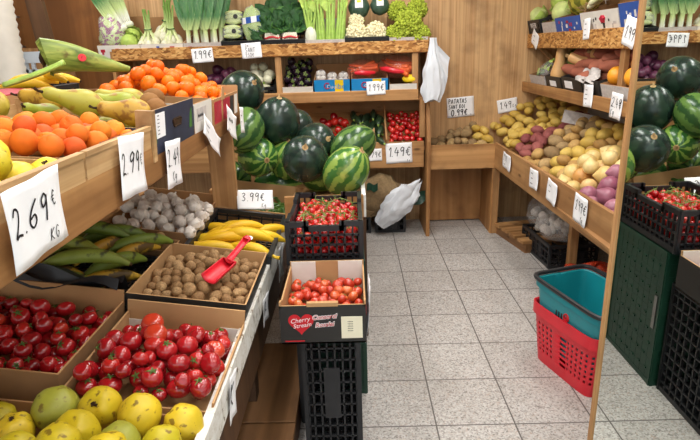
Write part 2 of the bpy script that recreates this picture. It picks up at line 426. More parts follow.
def heap(b, r, top, floor=None, rj=.1, sq=.93, K=60, nmax=300, layers=3.4, tol=.35):
    """fruit settling one by one into the lowest free hollow of a bin; returns (u, v, w, r)"""
    u0, u1, v0, v1 = b; P = np.zeros((0, 4)); fails = 0
    while len(P) < nmax and fails < 30:
        ri = r * U(1 - rj, 1 + rj)
        c = np.stack([rng.uniform(u0 + ri * .9, u1 - ri * .9, K), rng.uniform(v0 + ri * .9, v1 - ri * .9, K)], 1)
        tp = np.array([top(a, e) for a, e in c])
        fl = tp - layers * r if floor is None else np.maximum(tp - layers * r, np.array([floor(a, e) for a, e in c]))
        w = fl + ri
        if len(P):
            d2 = ((c[:, None, :] - P[None, :, :2]) ** 2).sum(2); sr = ((ri + P[None, :, 3]) * sq) ** 2
            h = np.where(d2 < sr, P[None, :, 2] + np.sqrt(np.maximum(sr - d2, 0)), -9)
            w = np.maximum(w, h.max(1))
        sc = w + ri - tp; k = int(sc.argmin())
        if sc[k] > tol * ri: fails += 1; continue
        P = np.vstack([P, [c[k, 0], c[k, 1], w[k], ri]])
    return P
LAMP, WORLD, EXPO = 14.0, 1.7, 0.0
MX, MY, MLEAN = .684, 1.36, .15
# ---------------------------------------------------------------- handwriting and print
G = {
'0': [[(.32, 1), (.1, .8), (.05, .35), (.22, .02), (.45, .12), (.55, .55), (.45, .9), (.3, 1)]],
'1': [[(.12, .72), (.36, 1), (.3, 0)]],
'2': [[(.05, .78), (.22, 1), (.46, .86), (.4, .5), (.05, .04), (.28, .1), (.6, .02)]],
'3': [[(.08, .9), (.35, 1), (.48, .78), (.22, .55), (.5, .35), (.35, .03), (.04, .1)]],
'4': [[(.3, 1), (.06, .42), (.6, .45)], [(.46, .72), (.4, 0)]],
'5': [[(.55, 1), (.15, .97), (.1, .58), (.42, .58), (.5, .25), (.3, .02), (.05, .08)]],
'6': [[(.45, 1), (.15, .6), (.07, .2), (.3, 0), (.5, .2), (.38, .45), (.12, .33)]],
'7': [[(.05, .95), (.55, 1), (.2, 0)]],
'8': [[(.5, .88), (.28, 1), (.1, .8), (.45, .3), (.28, 0), (.06, .2), (.5, .88)]],
'9': [[(.5, .84), (.3, 1), (.08, .8), (.2, .54), (.48, .74), (.5, .9), (.42, 0)]],
'.': [[(.1, .06), (.16, .0)]], ',': [[(.14, .08), (.06, -.12)]],
'e': [[(.6, .82), (.38, .95), (.16, .5), (.36, .06), (.62, .15)], [(0, .6), (.48, .64)], [(0, .4), (.44, .43)]],
'K': [[(.1, 1), (.06, 0)], [(.55, 1), (.1, .48), (.58, 0)]],
'G': [[(.55, .85), (.3, 1), (.07, .5), (.3, 0), (.54, .2), (.54, .45), (.34, .45)]],
'g': [[(.5, .6), (.2, .62), (.1, .3), (.35, .2), (.5, .6), (.45, -.25), (.15, -.25)]],
'k': [[(.1, 1), (.08, 0)], [(.4, .55), (.1, .28), (.45, 0)]],
'P': [[(.1, 0), (.12, 1), (.45, .95), (.5, .65), (.12, .5)]],
'A': [[(.02, 0), (.3, 1), (.56, 0)], [(.12, .36), (.5, .38)]],
'T': [[(.02, .95), (.6, 1)], [(.32, .98), (.28, 0)]],
'S': [[(.52, .9), (.28, 1), (.1, .78), (.46, .35), (.3, .02), (.04, .1)]],
'N': [[(.06, 0), (.1, 1), (.5, 0), (.54, 1)]],
'B': [[(.1, 0), (.1, 1), (.44, .86), (.14, .53), (.5, .3), (.1, 0)]],
'O': [[(.3, 1), (.06, .5), (.3, 0), (.55, .5), (.3, 1)]],
'I': [[(.2, 1), (.16, 0)]],
'-': [[(0, .4), (.12, .62), (.22, .3), (.36, .62), (.46, .32), (.6, .5)]],
' ': [],
}
def crom(p, k=3):
    if len(p) < 3: return p
    q = [p[0]] + list(p) + [p[-1]]; o = []
    for i in range(1, len(q) - 2):
        a, b, c, d = q[i - 1], q[i], q[i + 1], q[i + 2]
        for j in range(k):
            t = j / k
            o.append(tuple(.5 * (2 * b[n] + (c[n] - a[n]) * t + (2 * a[n] - 5 * b[n] + 4 * c[n] - d[n]) * t * t + (3 * b[n] - a[n] - 3 * c[n] + d[n]) * t ** 3) for n in (0, 1)))
    return o + [p[-1]]
def write(mb, text, x, y, h, w, surf=None, mi=0, X=None, lift=.0012):
    """pen strokes as thin ribbons; w is the pen's width"""
    for ch in text:
        for st in G.get(ch, []):
            pts = crom([(x + px * h * .8 + py * h * .08, y + py * h) for px, py in st])
            n = len(pts); vs = []
            for i in range(n):
                a = pts[max(i - 1, 0)]; b = pts[min(i + 1, n - 1)]
                dx, dy = b[0] - a[0], b[1] - a[1]; L = math.hypot(dx, dy) or 1
                nx, ny = -dy / L * w / 2, dx / L * w / 2
                for s in (1, -1):
                    qx, qy = pts[i][0] + s * nx, pts[i][1] + s * ny
                    vs.append((qx, qy, (surf(qx, qy) if surf else 0) + lift))
            mb.add(vs, [(2 * i, 2 * i + 1, 2 * i + 3, 2 * i + 2) for i in range(n - 1)], mi, X)
        x += h * (.34 if ch in '., I1' else .62)
    return x

def tag(label, X, w, h, lines, bend=0., curl=0., name='price_card', group=None, pen=.085):
    """a paper card: X puts its centre, local x right, y up, z out; lines = (text, x, y, height) in card fractions"""
    def surf(x, y): return bend * (y / h) ** 2 * h * (1 if y < 0 else .2) + curl * (x / w) ** 2 * w + .014 * w * math.sin(9 * x / w + 4 * y / h) * (1 if curl or bend else 0)
    mb = MB()
    mb.grid(lambda u, v: (lambda x, y: (x, y, surf(x, y)))((u - .5) * w, (v - .5) * h), 8, 8)
    o = props(mb.build(name, 'paper', X=X), label, 'price card', group)
    so = o.modifiers.new('sheet', 'SOLIDIFY'); so.thickness = .0006; so.offset = -1
    t = MB()
    for tx, fx, fy, fh in lines:
        need = sum(.34 if c in '., I1' else .62 for c in tx) * fh * h
        k = min(1, (.96 - fx) * w / need)      # the writer keeps inside the card
        write(t, tx, (fx - .5) * w, (fy - .5) * h, fh * h * k, max(.0016, pen * fh * h * k), surf)
    if t.v: t.build('handwriting', 'ink', o)
    return o

def font_mesh(name, text, size, mat, parent, X, shear=.0, extrude=.0004, bold=0):
    cu = bpy.data.curves.new(name, 'FONT'); cu.body = text; cu.size = size; cu.shear = shear; cu.extrude = extrude; cu.offset = bold
    cu.align_x = 'CENTER'; cu.align_y = 'CENTER'; cu.resolution_u = 3
    tmp = bpy.data.objects.new('tmp', cu); COL.objects.link(tmp)
    bpy.context.view_layer.update()
    me = bpy.data.meshes.new_from_object(tmp.evaluated_get(bpy.context.evaluated_depsgraph_get()))
    bpy.data.objects.remove(tmp); bpy.data.curves.remove(cu)
    me.materials.clear(); me.materials.append(M[mat])
    return link(name, me, parent, X)

# ---------------------------------------------------------------- boxes and crates
# a box's frame: local x right (away from its left rim), y back, z up; the origin is the front left bottom corner
def open_box(mb, lx, ly, h, t=.006, outer=0, inner=1, hf=None, hb=None, hl=None, hr=None, lift=.006):
    hf, hb, hl, hr = (h if q is None else q for q in (hf, hb, hl, hr))
    mb.box((lx / 2, ly / 2, lift / 2), (lx, ly, lift), inner)
    W = [((lx / 2, t / 2, hf / 2), (lx, t, hf), 3), ((lx / 2, ly - t / 2, hb / 2), (lx, t, hb), 2),
         ((t / 2, ly / 2, hl / 2), (t, ly - 2 * t, hl), 1), ((lx - t / 2, ly / 2, hr / 2), (t, ly - 2 * t, hr), 0)]
    for c, d, inn in W:
        fm = [outer] * 6; fm[inn] = inner; fm[5] = inner
        mb.box(c, d, fm)
    return mb

def carton(name, label, X, lx, ly, h, outer='card', inner='card_in', t=.006, flaps=0, **k):
    mb = open_box(MB(), lx, ly, h, t, 0, 1, **k)
    o = props(mb.build(name, [outer, inner], X=X, smooth=False), label, 'box')
    hb = k.get('hb') or h; hf = k.get('hf') or h
    if flaps:   # folded corner gussets
        for a in (0, 1):
            q = MB(); x = t if a == 0 else lx - t - flaps
            q.prism([(0, 0), (flaps, 0), (flaps, h * .5), (flaps * .85 if a == 0 else flaps, h * .98), (0, h * .98)] if a == 0 else [(0, 0), (flaps, 0), (flaps, h * .98), (flaps * .15, h * .98), (0, h * .5)], 0, .003, 'y')
            q.build('corner_flap', 'card_white' if flaps > .05 else inner, o, T(x, ly - t - .004, .008), smooth=False)
    return o

def crate_mesh(lx, ly, h, nx=7, ny=9, rows=4, bar=.008, solid=False, dip=0.):
    """an open plastic crate of rims, bands and uprights, its floor a grid"""
    mb = MB(); t = .012
    def wall(p, q, n):
        p, q = Vector(p), Vector(q); d = q - p; L = d.length; d.normalize(); nrm = Vector((-d.y, d.x, 0))
        X = frame(p, d, nrm, (0, 0, 1))
        if dip:
            a = L * .26
            mb.box((a / 2, 0, h - .012), (a, t * 1.5, .024), 0, X); mb.box((L - a / 2, 0, h - .012), (a, t * 1.5, .024), 0, X)
            mb.box((L / 2, 0, h - .012 - dip), (L - 2 * a + .04, t * 1.5, .024), 0, X)
            for s in (a, L - a): mb.box((s, 0, h - .012 - dip / 2), (.02, t * 1.5, dip + .024), 0, X)
        else:
            mb.box((L / 2, 0, h - .011), (L, t * 1.6, .022), 0, X)
        mb.box((L / 2, 0, .012), (L, t * 1.3, .024), 0, X)
        for r in range(1, rows):
            mb.box((L / 2, 0, (h - dip) * r / rows), (L, t, bar), 0, X)
        for i in range(n + 1):
            inn = dip and .26 < i / n < .74
            hh = h - (dip if inn else 0)
            mb.box((L * i / n, 0, hh / 2), (bar if 0 < i < n else .022, t, hh), 0, X)
        if solid: mb.box((L / 2, t * .2, h * .45), (L * .5, .004, h * .7), 0, X)
    wall((0, 0, 0), (lx, 0, 0), nx); wall((lx, 0, 0), (lx, ly, 0), ny); wall((lx, ly, 0), (0, ly, 0), nx); wall((0, ly, 0), (0, 0, 0), ny)
    for i in range(1, nx * 2): mb.box((lx * i / (nx * 2), ly / 2, .008), (.007, ly, .008))
    for i in range(1, ny * 2): mb.box((lx / 2, ly * i / (ny * 2), .007), (lx, .007, .008))
    return mb

def crate(label, X, lx, ly, h, mat='bp', name='plastic_crate', **k):
    return props(crate_mesh(lx, ly, h, **k).build(name, mat, X=X, smooth=False), label, 'crate')

# ---------------------------------------------------------------- produce
def nz(d, f, s): return noise.noise(Vector((d.x * f + s, d.y * f + s * .7, d.z * f - s)))
def calyx(r, n=5, L=.8, w=.2, stem=.35):
    mb = MB()
    for i in range(n):
        a = 2 * PI * i / n + U(-.2, .2); l = r * L * U(.8, 1.15)
        c, s = math.cos(a), math.sin(a); z0 = r * .02
        vs = []
        for k in range(4):
            t = k / 3; ww = r * w * (1 - t) * (.6 + t); x = l * t; z = z0 + r * (.14 * math.sin(t * 2.6) - .16 * t * t)
            vs += [(x * c - ww * s, x * s + ww * c, z), (x * c + ww * s, x * s - ww * c, z)]
        mb.add(vs, [(2 * k, 2 * k + 1, 2 * k + 3, 2 * k + 2) for k in range(3)])
    if stem: mb.tube([(0, 0, 0), (r * .06, 0, r * stem * .6), (r * .2, r * .05, r * stem)], [r * .09, r * .07, r * .08], 6)
    return mb

def tomato_fn(ribs, amp):
    return lambda d, th, ph: 1 - .2 * math.exp(-(th / .42) ** 2) - .07 * math.exp(-((PI - th) / .3) ** 2) + amp * math.cos(ribs * ph) * math.sin(th) * (.5 + .5 * d.z)
def shift(mb, dz): mb.v = [(x, y, z + dz) for x, y, z in mb.v]; return mb

def fruit(name, mat, r, fn=None, sc=(1, 1, 1), parts=(), nu=16, nv=10):
    return Proto(name, MB().blob(r, fn, nu, nv, sc).mesh(name, mat), parts)

TOM = []
for i, (rb, am, sc) in enumerate([(5, .02, (1, 1, .84)), (6, .03, (1.03, .98, .8)), (5, .012, (1, 1, .93))]):
    r = 1.0
    cal = shift(calyx(1, 5, .62, .15, .3), .8 * sc[2]).mesh('calyx', 'calyx')
    TOM.append(fruit('tomato', 'tomato', 1, tomato_fn(rb, am), sc, [('calyx', cal)], 20, 12))
    TOM.append(fruit('tomato', 'tomato', 1, tomato_fn(rb, am), sc, [], 20, 12))
TOML = [fruit('tomato', 'tomato_l', 1, tomato_fn(5, .02), (1, 1, .88), [('calyx', shift(calyx(1, 5, .5, .13, .25), .72).mesh('calyx', 'calyx'))] if q else [], 18, 11) for q in (0, 1, 0)]
CHE = [fruit('cherry_tomato', 'cherry', 1, tomato_fn(4, .0), (1, 1, z), [('calyx', shift(calyx(1, 5, .95, .14, s), .82 * z).mesh('calyx', 'stem_green'))] if s else [], 14, 9) for z, s in ((.96, .9), (1.02, 1.6), (.95, 0))]
PEP = [fruit('round_red_pepper', 'pepper', 1, lambda d, th, ph: 1 - .25 * math.exp(-(th / .5) ** 2) + .06 * math.cos(4 * ph) * math.sin(th), (1, 1, 1), [('stalk', shift(MB().tube([(0, 0, 0), (.05, 0, .3), (.15, 0, .5)], [.14, .09, .11], 6), .72).mesh('stalk', 'stem_green'))])]
def mandarin_fn(d, th, ph): return 1 - .1 * math.exp(-(th / .3) ** 2) - .06 * math.exp(-((PI - th) / .25) ** 2) + .01 * math.cos(9 * ph) * math.sin(th)
MAN = [fruit('mandarin', 'mandarin', 1, mandarin_fn, (1, 1, z), [('stem_button', MB().blob(.11, None, 8, 5, (1, 1, .4), 0, T(0, 0, .9 * z)).mesh('stem_button', 'stem_green'))], 18, 11) for z in (.84, .9)]
APR = [fruit('apricot', 'apricot', 1, lambda d, th, ph: 1 - .09 * math.exp(-(d.y / .12) ** 2) * (d.x > -.2) - .1 * math.exp(-(th / .3) ** 2), (1.05, .97, z), [], 18, 11) for z in (1, .95)]
def wal_fn(s): return lambda d, th, ph: 1 + .05 * math.exp(-(d.y / .09) ** 2) + .05 * nz(d, 4, s) + .1 * max(0, d.z) ** 6
WAL = [fruit('walnut', 'walnut', 1, wal_fn(s), (.92, 1, 1.15), [], 16, 10) for s in (1.3, 4.2, 7.7)]
def pot_fn(s, a=.14): return lambda d, th, ph: 1 + a * nz(d, 1.2, s) + .04 * nz(d, 3.1, s + 3)
def potset(mat, sc, n=4): return [fruit('potato', mat, 1, pot_fn(3.1 * i + len(mat)), sc, [], 14, 9) for i in range(n)]
POY = potset('potato_y', (1.28, .95, .86)); POB = potset('potato_b', (1.25, .96, .86)); POE = potset('potato_e', (1.18, .95, .88)); POR = potset('potato_r', (1.35, .92, .84))
def onion_body(flat=.92):
    pr = []
    for j in range(15):
        t = j / 14; th = PI * t
        rr = math.sin(th) ** .85; z = -math.cos(th) * flat
        if t > .8: rr = max(.09, rr * (1 - (t - .8) * 1.6)); z += (t - .8) * 1.9
        pr.append((rr if 0 < j < 14 else .02, z))
    return MB().lathe(pr, 18)
def roots():
    mb = MB()
    for i in range(9):
        a = i * .7; mb.tube([(0, 0, 0), (.1 * math.cos(a), .1 * math.sin(a), -.06), (.16 * math.cos(a), .16 * math.sin(a), -.2 + .05 * (i % 3))], [.02, .016, .008], 4)
    return shift(mb, -.88)
ONI = [Proto('onion', onion_body(f).mesh('onion', 'onion'), [('root_tuft', roots().mesh('root_tuft', 'ginger'))]) for f in (.9, .82)]
ONR = [Proto('red_onion', onion_body(f).mesh('red_onion', 'onion_r'), [('root_tuft', roots().mesh('root_tuft', 'ginger'))]) for f in (.9, .98)]
OND = [Proto('purple_onion', onion_body(.95).mesh('purple_onion', 'onion_d'))]
GAR = [Proto('garlic_bulb', MB().blob(1, lambda d, th, ph: 1 + .06 * math.cos(8 * ph) * math.sin(th) - .1 * math.exp(-((PI - th) / .4) ** 2), 24, 10, (1, 1, .82)).mesh('garlic_bulb', 'garlic'),
             [('neck', shift(MB().tube([(0, 0, 0), (.02, 0, .25), (.1, 0, .6)], [.34, .17, .13], 8), .62).mesh('neck', 'garlic'))])]
EGG = [fruit('small_aubergine', 'eggplant', 1, None, (1, 1, 1.15), [('calyx', shift(calyx(1, 5, .75, .3, .5), 1.06).mesh('calyx', 'stem_green'))], 16, 10)]
KOH = [fruit('turnip', 'kohl', 1, lambda d, th, ph: 1 + .05 * nz(d, 2, 3), (1, 1, .85), [('leaf_stub', shift(MB().tube([(0, 0, 0), (.05, 0, .35)], [.3, .2], 8), .78).mesh('leaf_stub', 'celery'))])]
GRA = [fruit('orange', 'grapefruit', 1, mandarin_fn, (1, 1, .95), [], 20, 12)]
KIW = [fruit('russet_fruit', 'kiwi', 1, lambda d, th, ph: 1 + .03 * nz(d, 2, 1), (1.1, 1, .95), [('stem_end', MB().blob(.13, None, 8, 5, (1, 1, .5), 0, T(0, 0, .95)).mesh('stem_end', 'tip'))])]
PLU = [fruit('plum', 'plum', 1, lambda d, th, ph: 1 - .07 * math.exp(-(d.y / .12) ** 2), (1.2, 1, .98), [])]

def bent(pts_r, n=10, sq=1.0): return MB().tube([p for p, _ in pts_r], [r for _, r in pts_r], n)
def banana_mesh(L, r, curve, name, mat, tipmat='tip', n=7):
    pr = []; rad = curve
    prof = [.3, .62, .9, 1, 1.02, 1, .95, .82, .58, .34]
    N = len(prof)
    for i in range(N):
        a = (i / (N - 1) - .5) * L / rad
        pr.append((Vector((rad * math.sin(a), 0, rad * (math.cos(a) - 1))), r * prof[i]))
    b = bent(pr, n)
    p0, p1 = pr[0][0], pr[-1][0]; d0 = (pr[0][0] - pr[1][0]).normalized(); d1 = (pr[-1][0] - pr[-2][0]).normalized()
    st = MB().tube([p0 - d0 * .003, p0 + d0 * L * .07, p0 + d0 * L * .15 + Vector((0, 0, .006))], [r * .3, r * .26, r * .34], 7)
    tp = MB().tube([p1 - d1 * .002, p1 + d1 * L * .03], [r * .33, r * .2], 7)
    return Proto(name, b.mesh(name, mat, angle=60), [('stalk', st.mesh('stalk', mat)), ('tip', tp.mesh('tip', tipmat))])
BAN = [banana_mesh(.24, .023, .22, 'banana', 'banana'), banana_mesh(.22, .025, .3, 'banana', 'banana')]
PLA = [banana_mesh(.3, .028, .3, 'green_plantain', 'plantain'), banana_mesh(.27, .03, .24, 'green_plantain', 'plantain')]
PLB = [banana_mesh(.25, .026, .3, 'spotted_plantain', 'plantain_b')]

def pear_mesh(L, R_, name, mat, neck=.45, s=1):
    pr = []
    for j in range(19):
        t = j / 18
        body = math.sqrt(max(0, 1 - ((t - .3) / .3) ** 2)) if t < .3 else 1 - (1 - neck) * (1 - math.cos(min(1, (t - .3) / .5) * PI)) / 2
        if t > .86: body *= math.sqrt(max(0, 1 - ((t - .86) / .145) ** 2))
        pr.append((max(.002, R_ * body), L * (t - .45)))
    mb = MB().lathe(pr, 18)
    mb.v = [(x + .16 * z * z / L * s + .006 * noise.noise((z * 20, s * 3, 0)), y, z) for x, y, z in mb.v]
    st = MB().tube([(0.01, 0, L * .53), (.014, 0, L * .6), (.02, .004, L * .66)], [.004, .003, .004], 6)
    return Proto(name, mb.mesh(name, mat), [('stalk', st.mesh('stalk', 'tip'))])
PEA = [pear_mesh(.15, .037, 'pear', 'pear', .46, 1), pear_mesh(.14, .038, 'pear', 'pear', .5, 2)]
PEAR = [pear_mesh(.145, .04, 'russet_pear', 'pear_r', .55, 1)]
QUI = [Proto('quince', MB().blob(1, lambda d, th, ph, s=s: (1 + .1 * nz(d, 1.6, s) + .05 * math.cos(5 * ph) * math.sin(th) * d.z + .16 * math.exp(-((PI - th) / .4) ** 2)) * (1 - .16 * math.exp(-(th / .35) ** 2)), 22, 14, (1, 1, 1.02)).mesh('quince', m),
      [('blossom_end', calyx(1, 5, .2, .09, .1).mesh('blossom_end', 'tip'))]) for s, m in ((1, 'quince'), (5, 'quince'), (9, 'quince'), (3, 'quince_g'), (1, 'quince_s'), (5, 'quince_s'))]
for q in QUI:
    for v in q.parts[0][1].vertices: v.co.z += .84
BUT = [Proto('butternut_squash', MB().lathe([(.002, -.13), (.035, -.128), (.055, -.1), (.06, -.06), (.05, -.015), (.038, .03), (.036, .09), (.032, .12), (.015, .13), (.002, .131)], 16).mesh('butternut_squash', 'butternut'), [('stalk', shift(MB().tube([(0, 0, 0), (.004, 0, .025)], [.011, .014], 6), .13).mesh('stalk', 'ginger'))])]
SWE = [Proto('sweet_potato', MB().blob(1, lambda d, th, ph, s=s: 1 + .14 * nz(d, 1.5, s), 14, 10, (.032, .036, .11)).mesh('sweet_potato', 'sweetp')) for s in (2, 6)]
ZUC = [Proto('cucumber', MB().blob(1, lambda d, th, ph: 1 + .03 * math.cos(6 * ph), 12, 10, (.028, .028, .085)).mesh('cucumber', 'zucchini'), [('stalk', shift(MB().tube([(0, 0, 0), (.002, 0, .014)], [.009, .008], 6), .083).mesh('stalk', 'celery'))])]
GPE = [Proto('green_chilli', MB().tube([(-.04, 0, 0), (-.02, 0, .004), (.01, .002, .005), (.035, .004, 0), (.05, .004, -.006)], [.007, .011, .01, .006, .002], 7).mesh('green_chilli', 'gpepper'), [('stalk', MB().tube([(-.04, 0, 0), (-.055, .004, .004)], [.003, .003], 5).mesh('stalk', 'stem_green'))])]
GIN = [Proto('ginger_root', MB().blob(1, lambda d, th, ph: 1 + .3 * nz(d, 1.8, 4), 12, 8, (.05, .028, .022)).blob(.024, lambda d, th, ph: 1 + .2 * nz(d, 2, 2), 10, 7, (1, 1, 1.2), 0, T(.045, .02, .006)).blob(.022, None, 10, 7, (1.3, 1, 1), 0, T(-.045, -.018, .004)).mesh('ginger_root', 'ginger'))]
CAR = [Proto('carrot', MB().lathe([(.002, -.09), (.006, -.085), (.011, -.03), (.015, .03), (.018, .075), (.014, .088), (.002, .09)], 10).mesh('carrot', 'carrot'))]

def melon_put(mat, c, ax, r, label, X=None, elong=1.25, roll=0., fl=1.0):
    """ax: direction of the melon's long axis (local x)"""
    ax = Vector(ax).normalized(); q = Vector((1, 0, 0)).rotation_difference(ax).to_matrix().to_4x4() @ R('X', roll)
    mb = MB().blob(r, lambda d, th, ph: 1 + .012 * nz(d, 2, r * 40), 36, 24, (1, 1, elong), 0, R('Y', 90))
    o = props(mb.build('watermelon', mat, X=T(*c) @ q), label, 'watermelon')
    st = MB().tube([(r * elong * .995, 0, 0), (r * elong * 1.04, .004, .004), (r * elong * 1.1, .012, .01)], [.009, .006, .005], 7)
    st.lathe([(.002, .003), (.016, .002), (.02, -.004)], 12, 0, T(r * elong * .995, 0, 0) @ R('Y', 90))
    st.build('stem', 'ginger', o)
    return o

# ---------------------------------------------------------------- leaves
def leaf(mb, base, d, up, L, W, curl=.3, wav=.15, nu=4, nv=7, mi=0, stalk=.0, shape=1.0, seed=0):
    d = Vector(d).normalized(); up = Vector(up); side = d.cross(up).normalized(); up = side.cross(d).normalized(); base = Vector(base)
    def fn(u, v):
        w = W * math.sin(PI * min(1, (v * .93 + .07)) ** shape) ** .7 * (1 if v >= stalk else .12)
        a = (u - .5) * 2
        p = base + d * (L * (v - curl * .25 * v * v)) + up * (-curl * L * v * v + abs(a) ** 1.6 * w * .35 + wav * w * math.sin(v * 11 + a * 3 + seed) * abs(a)) + side * (a * w)
        return p
    return mb.grid(fn, nu, nv, mi)
def cabbage(r, mats, name='lettuce', n=16, seed=1):
    random.seed(seed)
    core = MB().blob(r * .8, lambda d, th, ph: 1 + .08 * nz(d, 2.4, seed), 16, 10).mesh(name, mats[0])
    parts = []
    for i in range(n):
        a = i * 2.4; k = i / n; el = .2 + k * 1.0
        mb = MB()
        def fn(u, v, a=a, k=k):
            th = .12 + v * (1.25 + .5 * k); ph = a + (u - .5) * (1.7 - .5 * v)
            rr = r * (.86 + .16 * k + .10 * v * math.sin(u * 17 + i) * .6 + .04 * math.sin(v * 9 + i))
            th = PI - th - .5 * (1 - k) * .6
            return (rr * math.sin(th) * math.cos(ph), rr * math.sin(th) * math.sin(ph), rr * math.cos(th) * .95)
        mb.grid(fn, 8, 7); parts.append(('leaf', mb.mesh('leaf', mats[i % len(mats)])))
    return Proto(name, core, parts)
def floret_head(r, mat, leafmat, name, cone=0., seed=1, n=120):
    random.seed(seed); mb = MB().blob(r * .8, None, 14, 9, (1, 1, .8))
    for i in range(n):
        z = 1 - (i + .5) / n * 1.35; q = math.sqrt(max(0, 1 - z * z)); a = i * 2.39996
        k = r * (.86 + .1 * math.sin(i * 1.7)); s = r * U(.11, .19)
        mb.blob(s, lambda d, th, ph: 1 + .25 * nz(d, 3, i), 7, 5, (1, 1, 1 + cone), 0, T(q * math.cos(a) * k, q * math.sin(a) * k, z * k * .82) @ Vector((0, 0, 1)).rotation_difference(Vector((q * math.cos(a), q * math.sin(a), z))).to_matrix().to_4x4())
    parts = []
    for i in range(7):
        a = i * .9; l = MB(); leaf(l, (math.cos(a) * r * .35, math.sin(a) * r * .35, -r * .75), (math.cos(a), math.sin(a), .75), (-math.cos(a) * .5, -math.sin(a) * .5, 1), r * 1.1, r * .42, -.15, .3, seed=i)
        parts.append(('leaf', l.mesh('leaf', leafmat)))
    return Proto(name, mb.mesh(name, mat), parts)
def heap_put(protos, P, Fm, label, cat, group, weights=None, rotf=rot_any):
    for u, v, w, r in P:
        p = random.choices(protos, weights)[0]
        p.put(Fm @ T(u, v, w) @ rotf() @ S(r, r, r), label, cat, group)
# ================================================================ THE SETTING
struct('floor', MB().box((-.5, 2.0, -.03), (6.4, 7.2, .06)), 'floor', smooth=False)
struct('wall_back', MB().box((-.55, 4.9, 1.35), (5.6, .1, 2.7)), 'panel', smooth=False)
struct('wall_right', MB().box((2.1, 1.7, 1.35), (.1, 6.5, 2.7)), 'wallp', smooth=False)
struct('wall_left', MB().box((-3.4, 1.7, 1.35), (.1, 6.5, 2.7)), 'wallp', smooth=False)
struct('ceiling', MB().box((-.65, 1.7, 2.74), (5.6, 6.5, .08)), 'ceil', smooth=False)
struct('trim_1', MB().box((-2.36, 4.825, 1.35), (.86, .05, 2.7)), 'dark_panel', smooth=False)
struct('wall_pier', MB().box((1.4, .72, 1.35), (1.3, 1.2, 2.7)), 'wallp', smooth=False)

# the ceiling's fluorescent lamps
k = 0
for lx, ly in ((-.75, 1.0), (-.75, 2.6), (.2, 1.8), (.2, 3.6), (1.25, 2.6), (-1.9, 3.6), (-.6, .0), (.35, 0.2)):
    t = thing('ceiling_lamp', 'white twin tube fluorescent lamp fixed to the ceiling', 'lamp', T(lx, ly, 2.69), 'ceiling tube lamps')
    MB().box((0, 0, 0), (.16, 1.24, .02)).build('housing', 'white_pl', t, smooth=False)
    em = bpy.data.materials.get('lit_tube')
    if not em:
        n = NT('lit_tube'); n.b.inputs['Emission Color'].default_value = (1, .97, .92, 1); n.b.inputs['Emission Strength'].default_value = 6; em = n.out(C(250, 250, 250))
    for s in (-.04, .04): MB().tube([(s, -.6, -.03), (s, .6, -.03)], .014, 10).build('tube', em, t)
    la = bpy.data.lights.new('lamp_light', 'AREA'); la.shape = 'RECTANGLE'; la.size = .3; la.size_y = 1.2; la.energy = LAMP * (.62 if ly < 1.5 else 1.25); la.color = (1, .985, .96)
    lo = link('lamp_light', la, None, T(lx, ly, 2.62))

# ================================================================ BACK SHELVING UNIT
YB = 4.45
unit = thing('shelving_unit', 'three tier wooden shelving unit of strand board fronts along the back wall', 'shelf', T(-.6, 4.45, 0))
def up(mb, name, mat, bev=.003): return mb.build(name, mat, unit, T(.6, -4.45, 0), smooth=False, bevel=bev)
up(MB().box((-.63, YB + .012, 1.532), (2.46, .024, .09)), 'front_board', 'osb')
up(MB().box((-.67, YB + .012, 1.166), (2.39, .024, .082)), 'front_board', 'pine_x')
up(MB().box((-.655, YB + .012, .685), (2.46, .024, .215)), 'front_board', 'pine_x')
def tilted_shelf(z, deg, y1=4.84):
    mb = MB(); s = math.tan(math.radians(deg)); d = y1 - YB - .03
    mb.prism([(YB + .026, z - .02), (y1, z - .02 + s * d), (y1, z + s * d), (YB + .026, z)], -1.85, .585, 'x'); return mb
TT, TM, TL = 12, 14, 37
up(tilted_shelf(1.50, TT), 'shelf_board', 'ply_x'); up(tilted_shelf(1.137, TM), 'shelf_board', 'ply_x'); up(tilted_shelf(.735, TL), 'shelf_board', 'ply_x')
for x0 in (.588,):
    up(MB().prism([(4.36, 0), (4.845, 0), (4.845, 1.6), (4.47, 1.6), (4.47, 1.14), (4.36, .80)], x0, x0 + .03, 'x'), 'side_panel', 'ply_z')
up(MB().prism([(4.36, 0), (4.845, 0), (4.845, 1.6), (4.47, 1.6), (4.47, 1.14), (4.36, .80)], -1.885, -1.86, 'x'), 'side_panel', 'ply_z')
for xx in (-.575, .5): up(MB().box((xx, YB + .035, 1.36), (.05, .03, .31)), 'divider_post', 'pine_z')
up(MB().box((.56, YB + .035, .98), (.045, .03, .32)), 'divider_post', 'pine_z')
up(MB().box((-.6, 4.838, .95), (2.4, .012, .34)), 'back_board', 'ply_x')

FT = frame((0, YB + .03, 1.502), (1, 0, 0), (0, math.cos(math.radians(TT)), math.sin(math.radians(TT))), (0, -math.sin(math.radians(TT)), math.cos(math.radians(TT))))
FM = frame((0, YB + .03, 1.139), (1, 0, 0), (0, math.cos(math.radians(TM)), math.sin(math.radians(TM))), (0, -math.sin(math.radians(TM)), math.cos(math.radians(TM))))
FL_ = frame((0, YB + .03, .738), (1, 0, 0), (0, math.cos(math.radians(TL)), math.sin(math.radians(TL))), (0, -math.sin(math.radians(TL)), math.cos(math.radians(TL))))
def bx(x, y=48): return aty(x, y, YB + .03).x

def printed(o, X, lx, h, cols, seed):
    """blots of print on a box front"""
    random.seed(seed)
    for c in cols:
        for _ in range(5):
            mb = MB()
            w = U(.012, .04); x = U(.02, lx - .05); hh = U(.012, h * .35); z = U(.02, h - hh - .012)
            mb.box((x + w / 2, -.0006, z + hh / 2), (w, .0012, hh))
            mb.build('print', c, o, smooth=False)

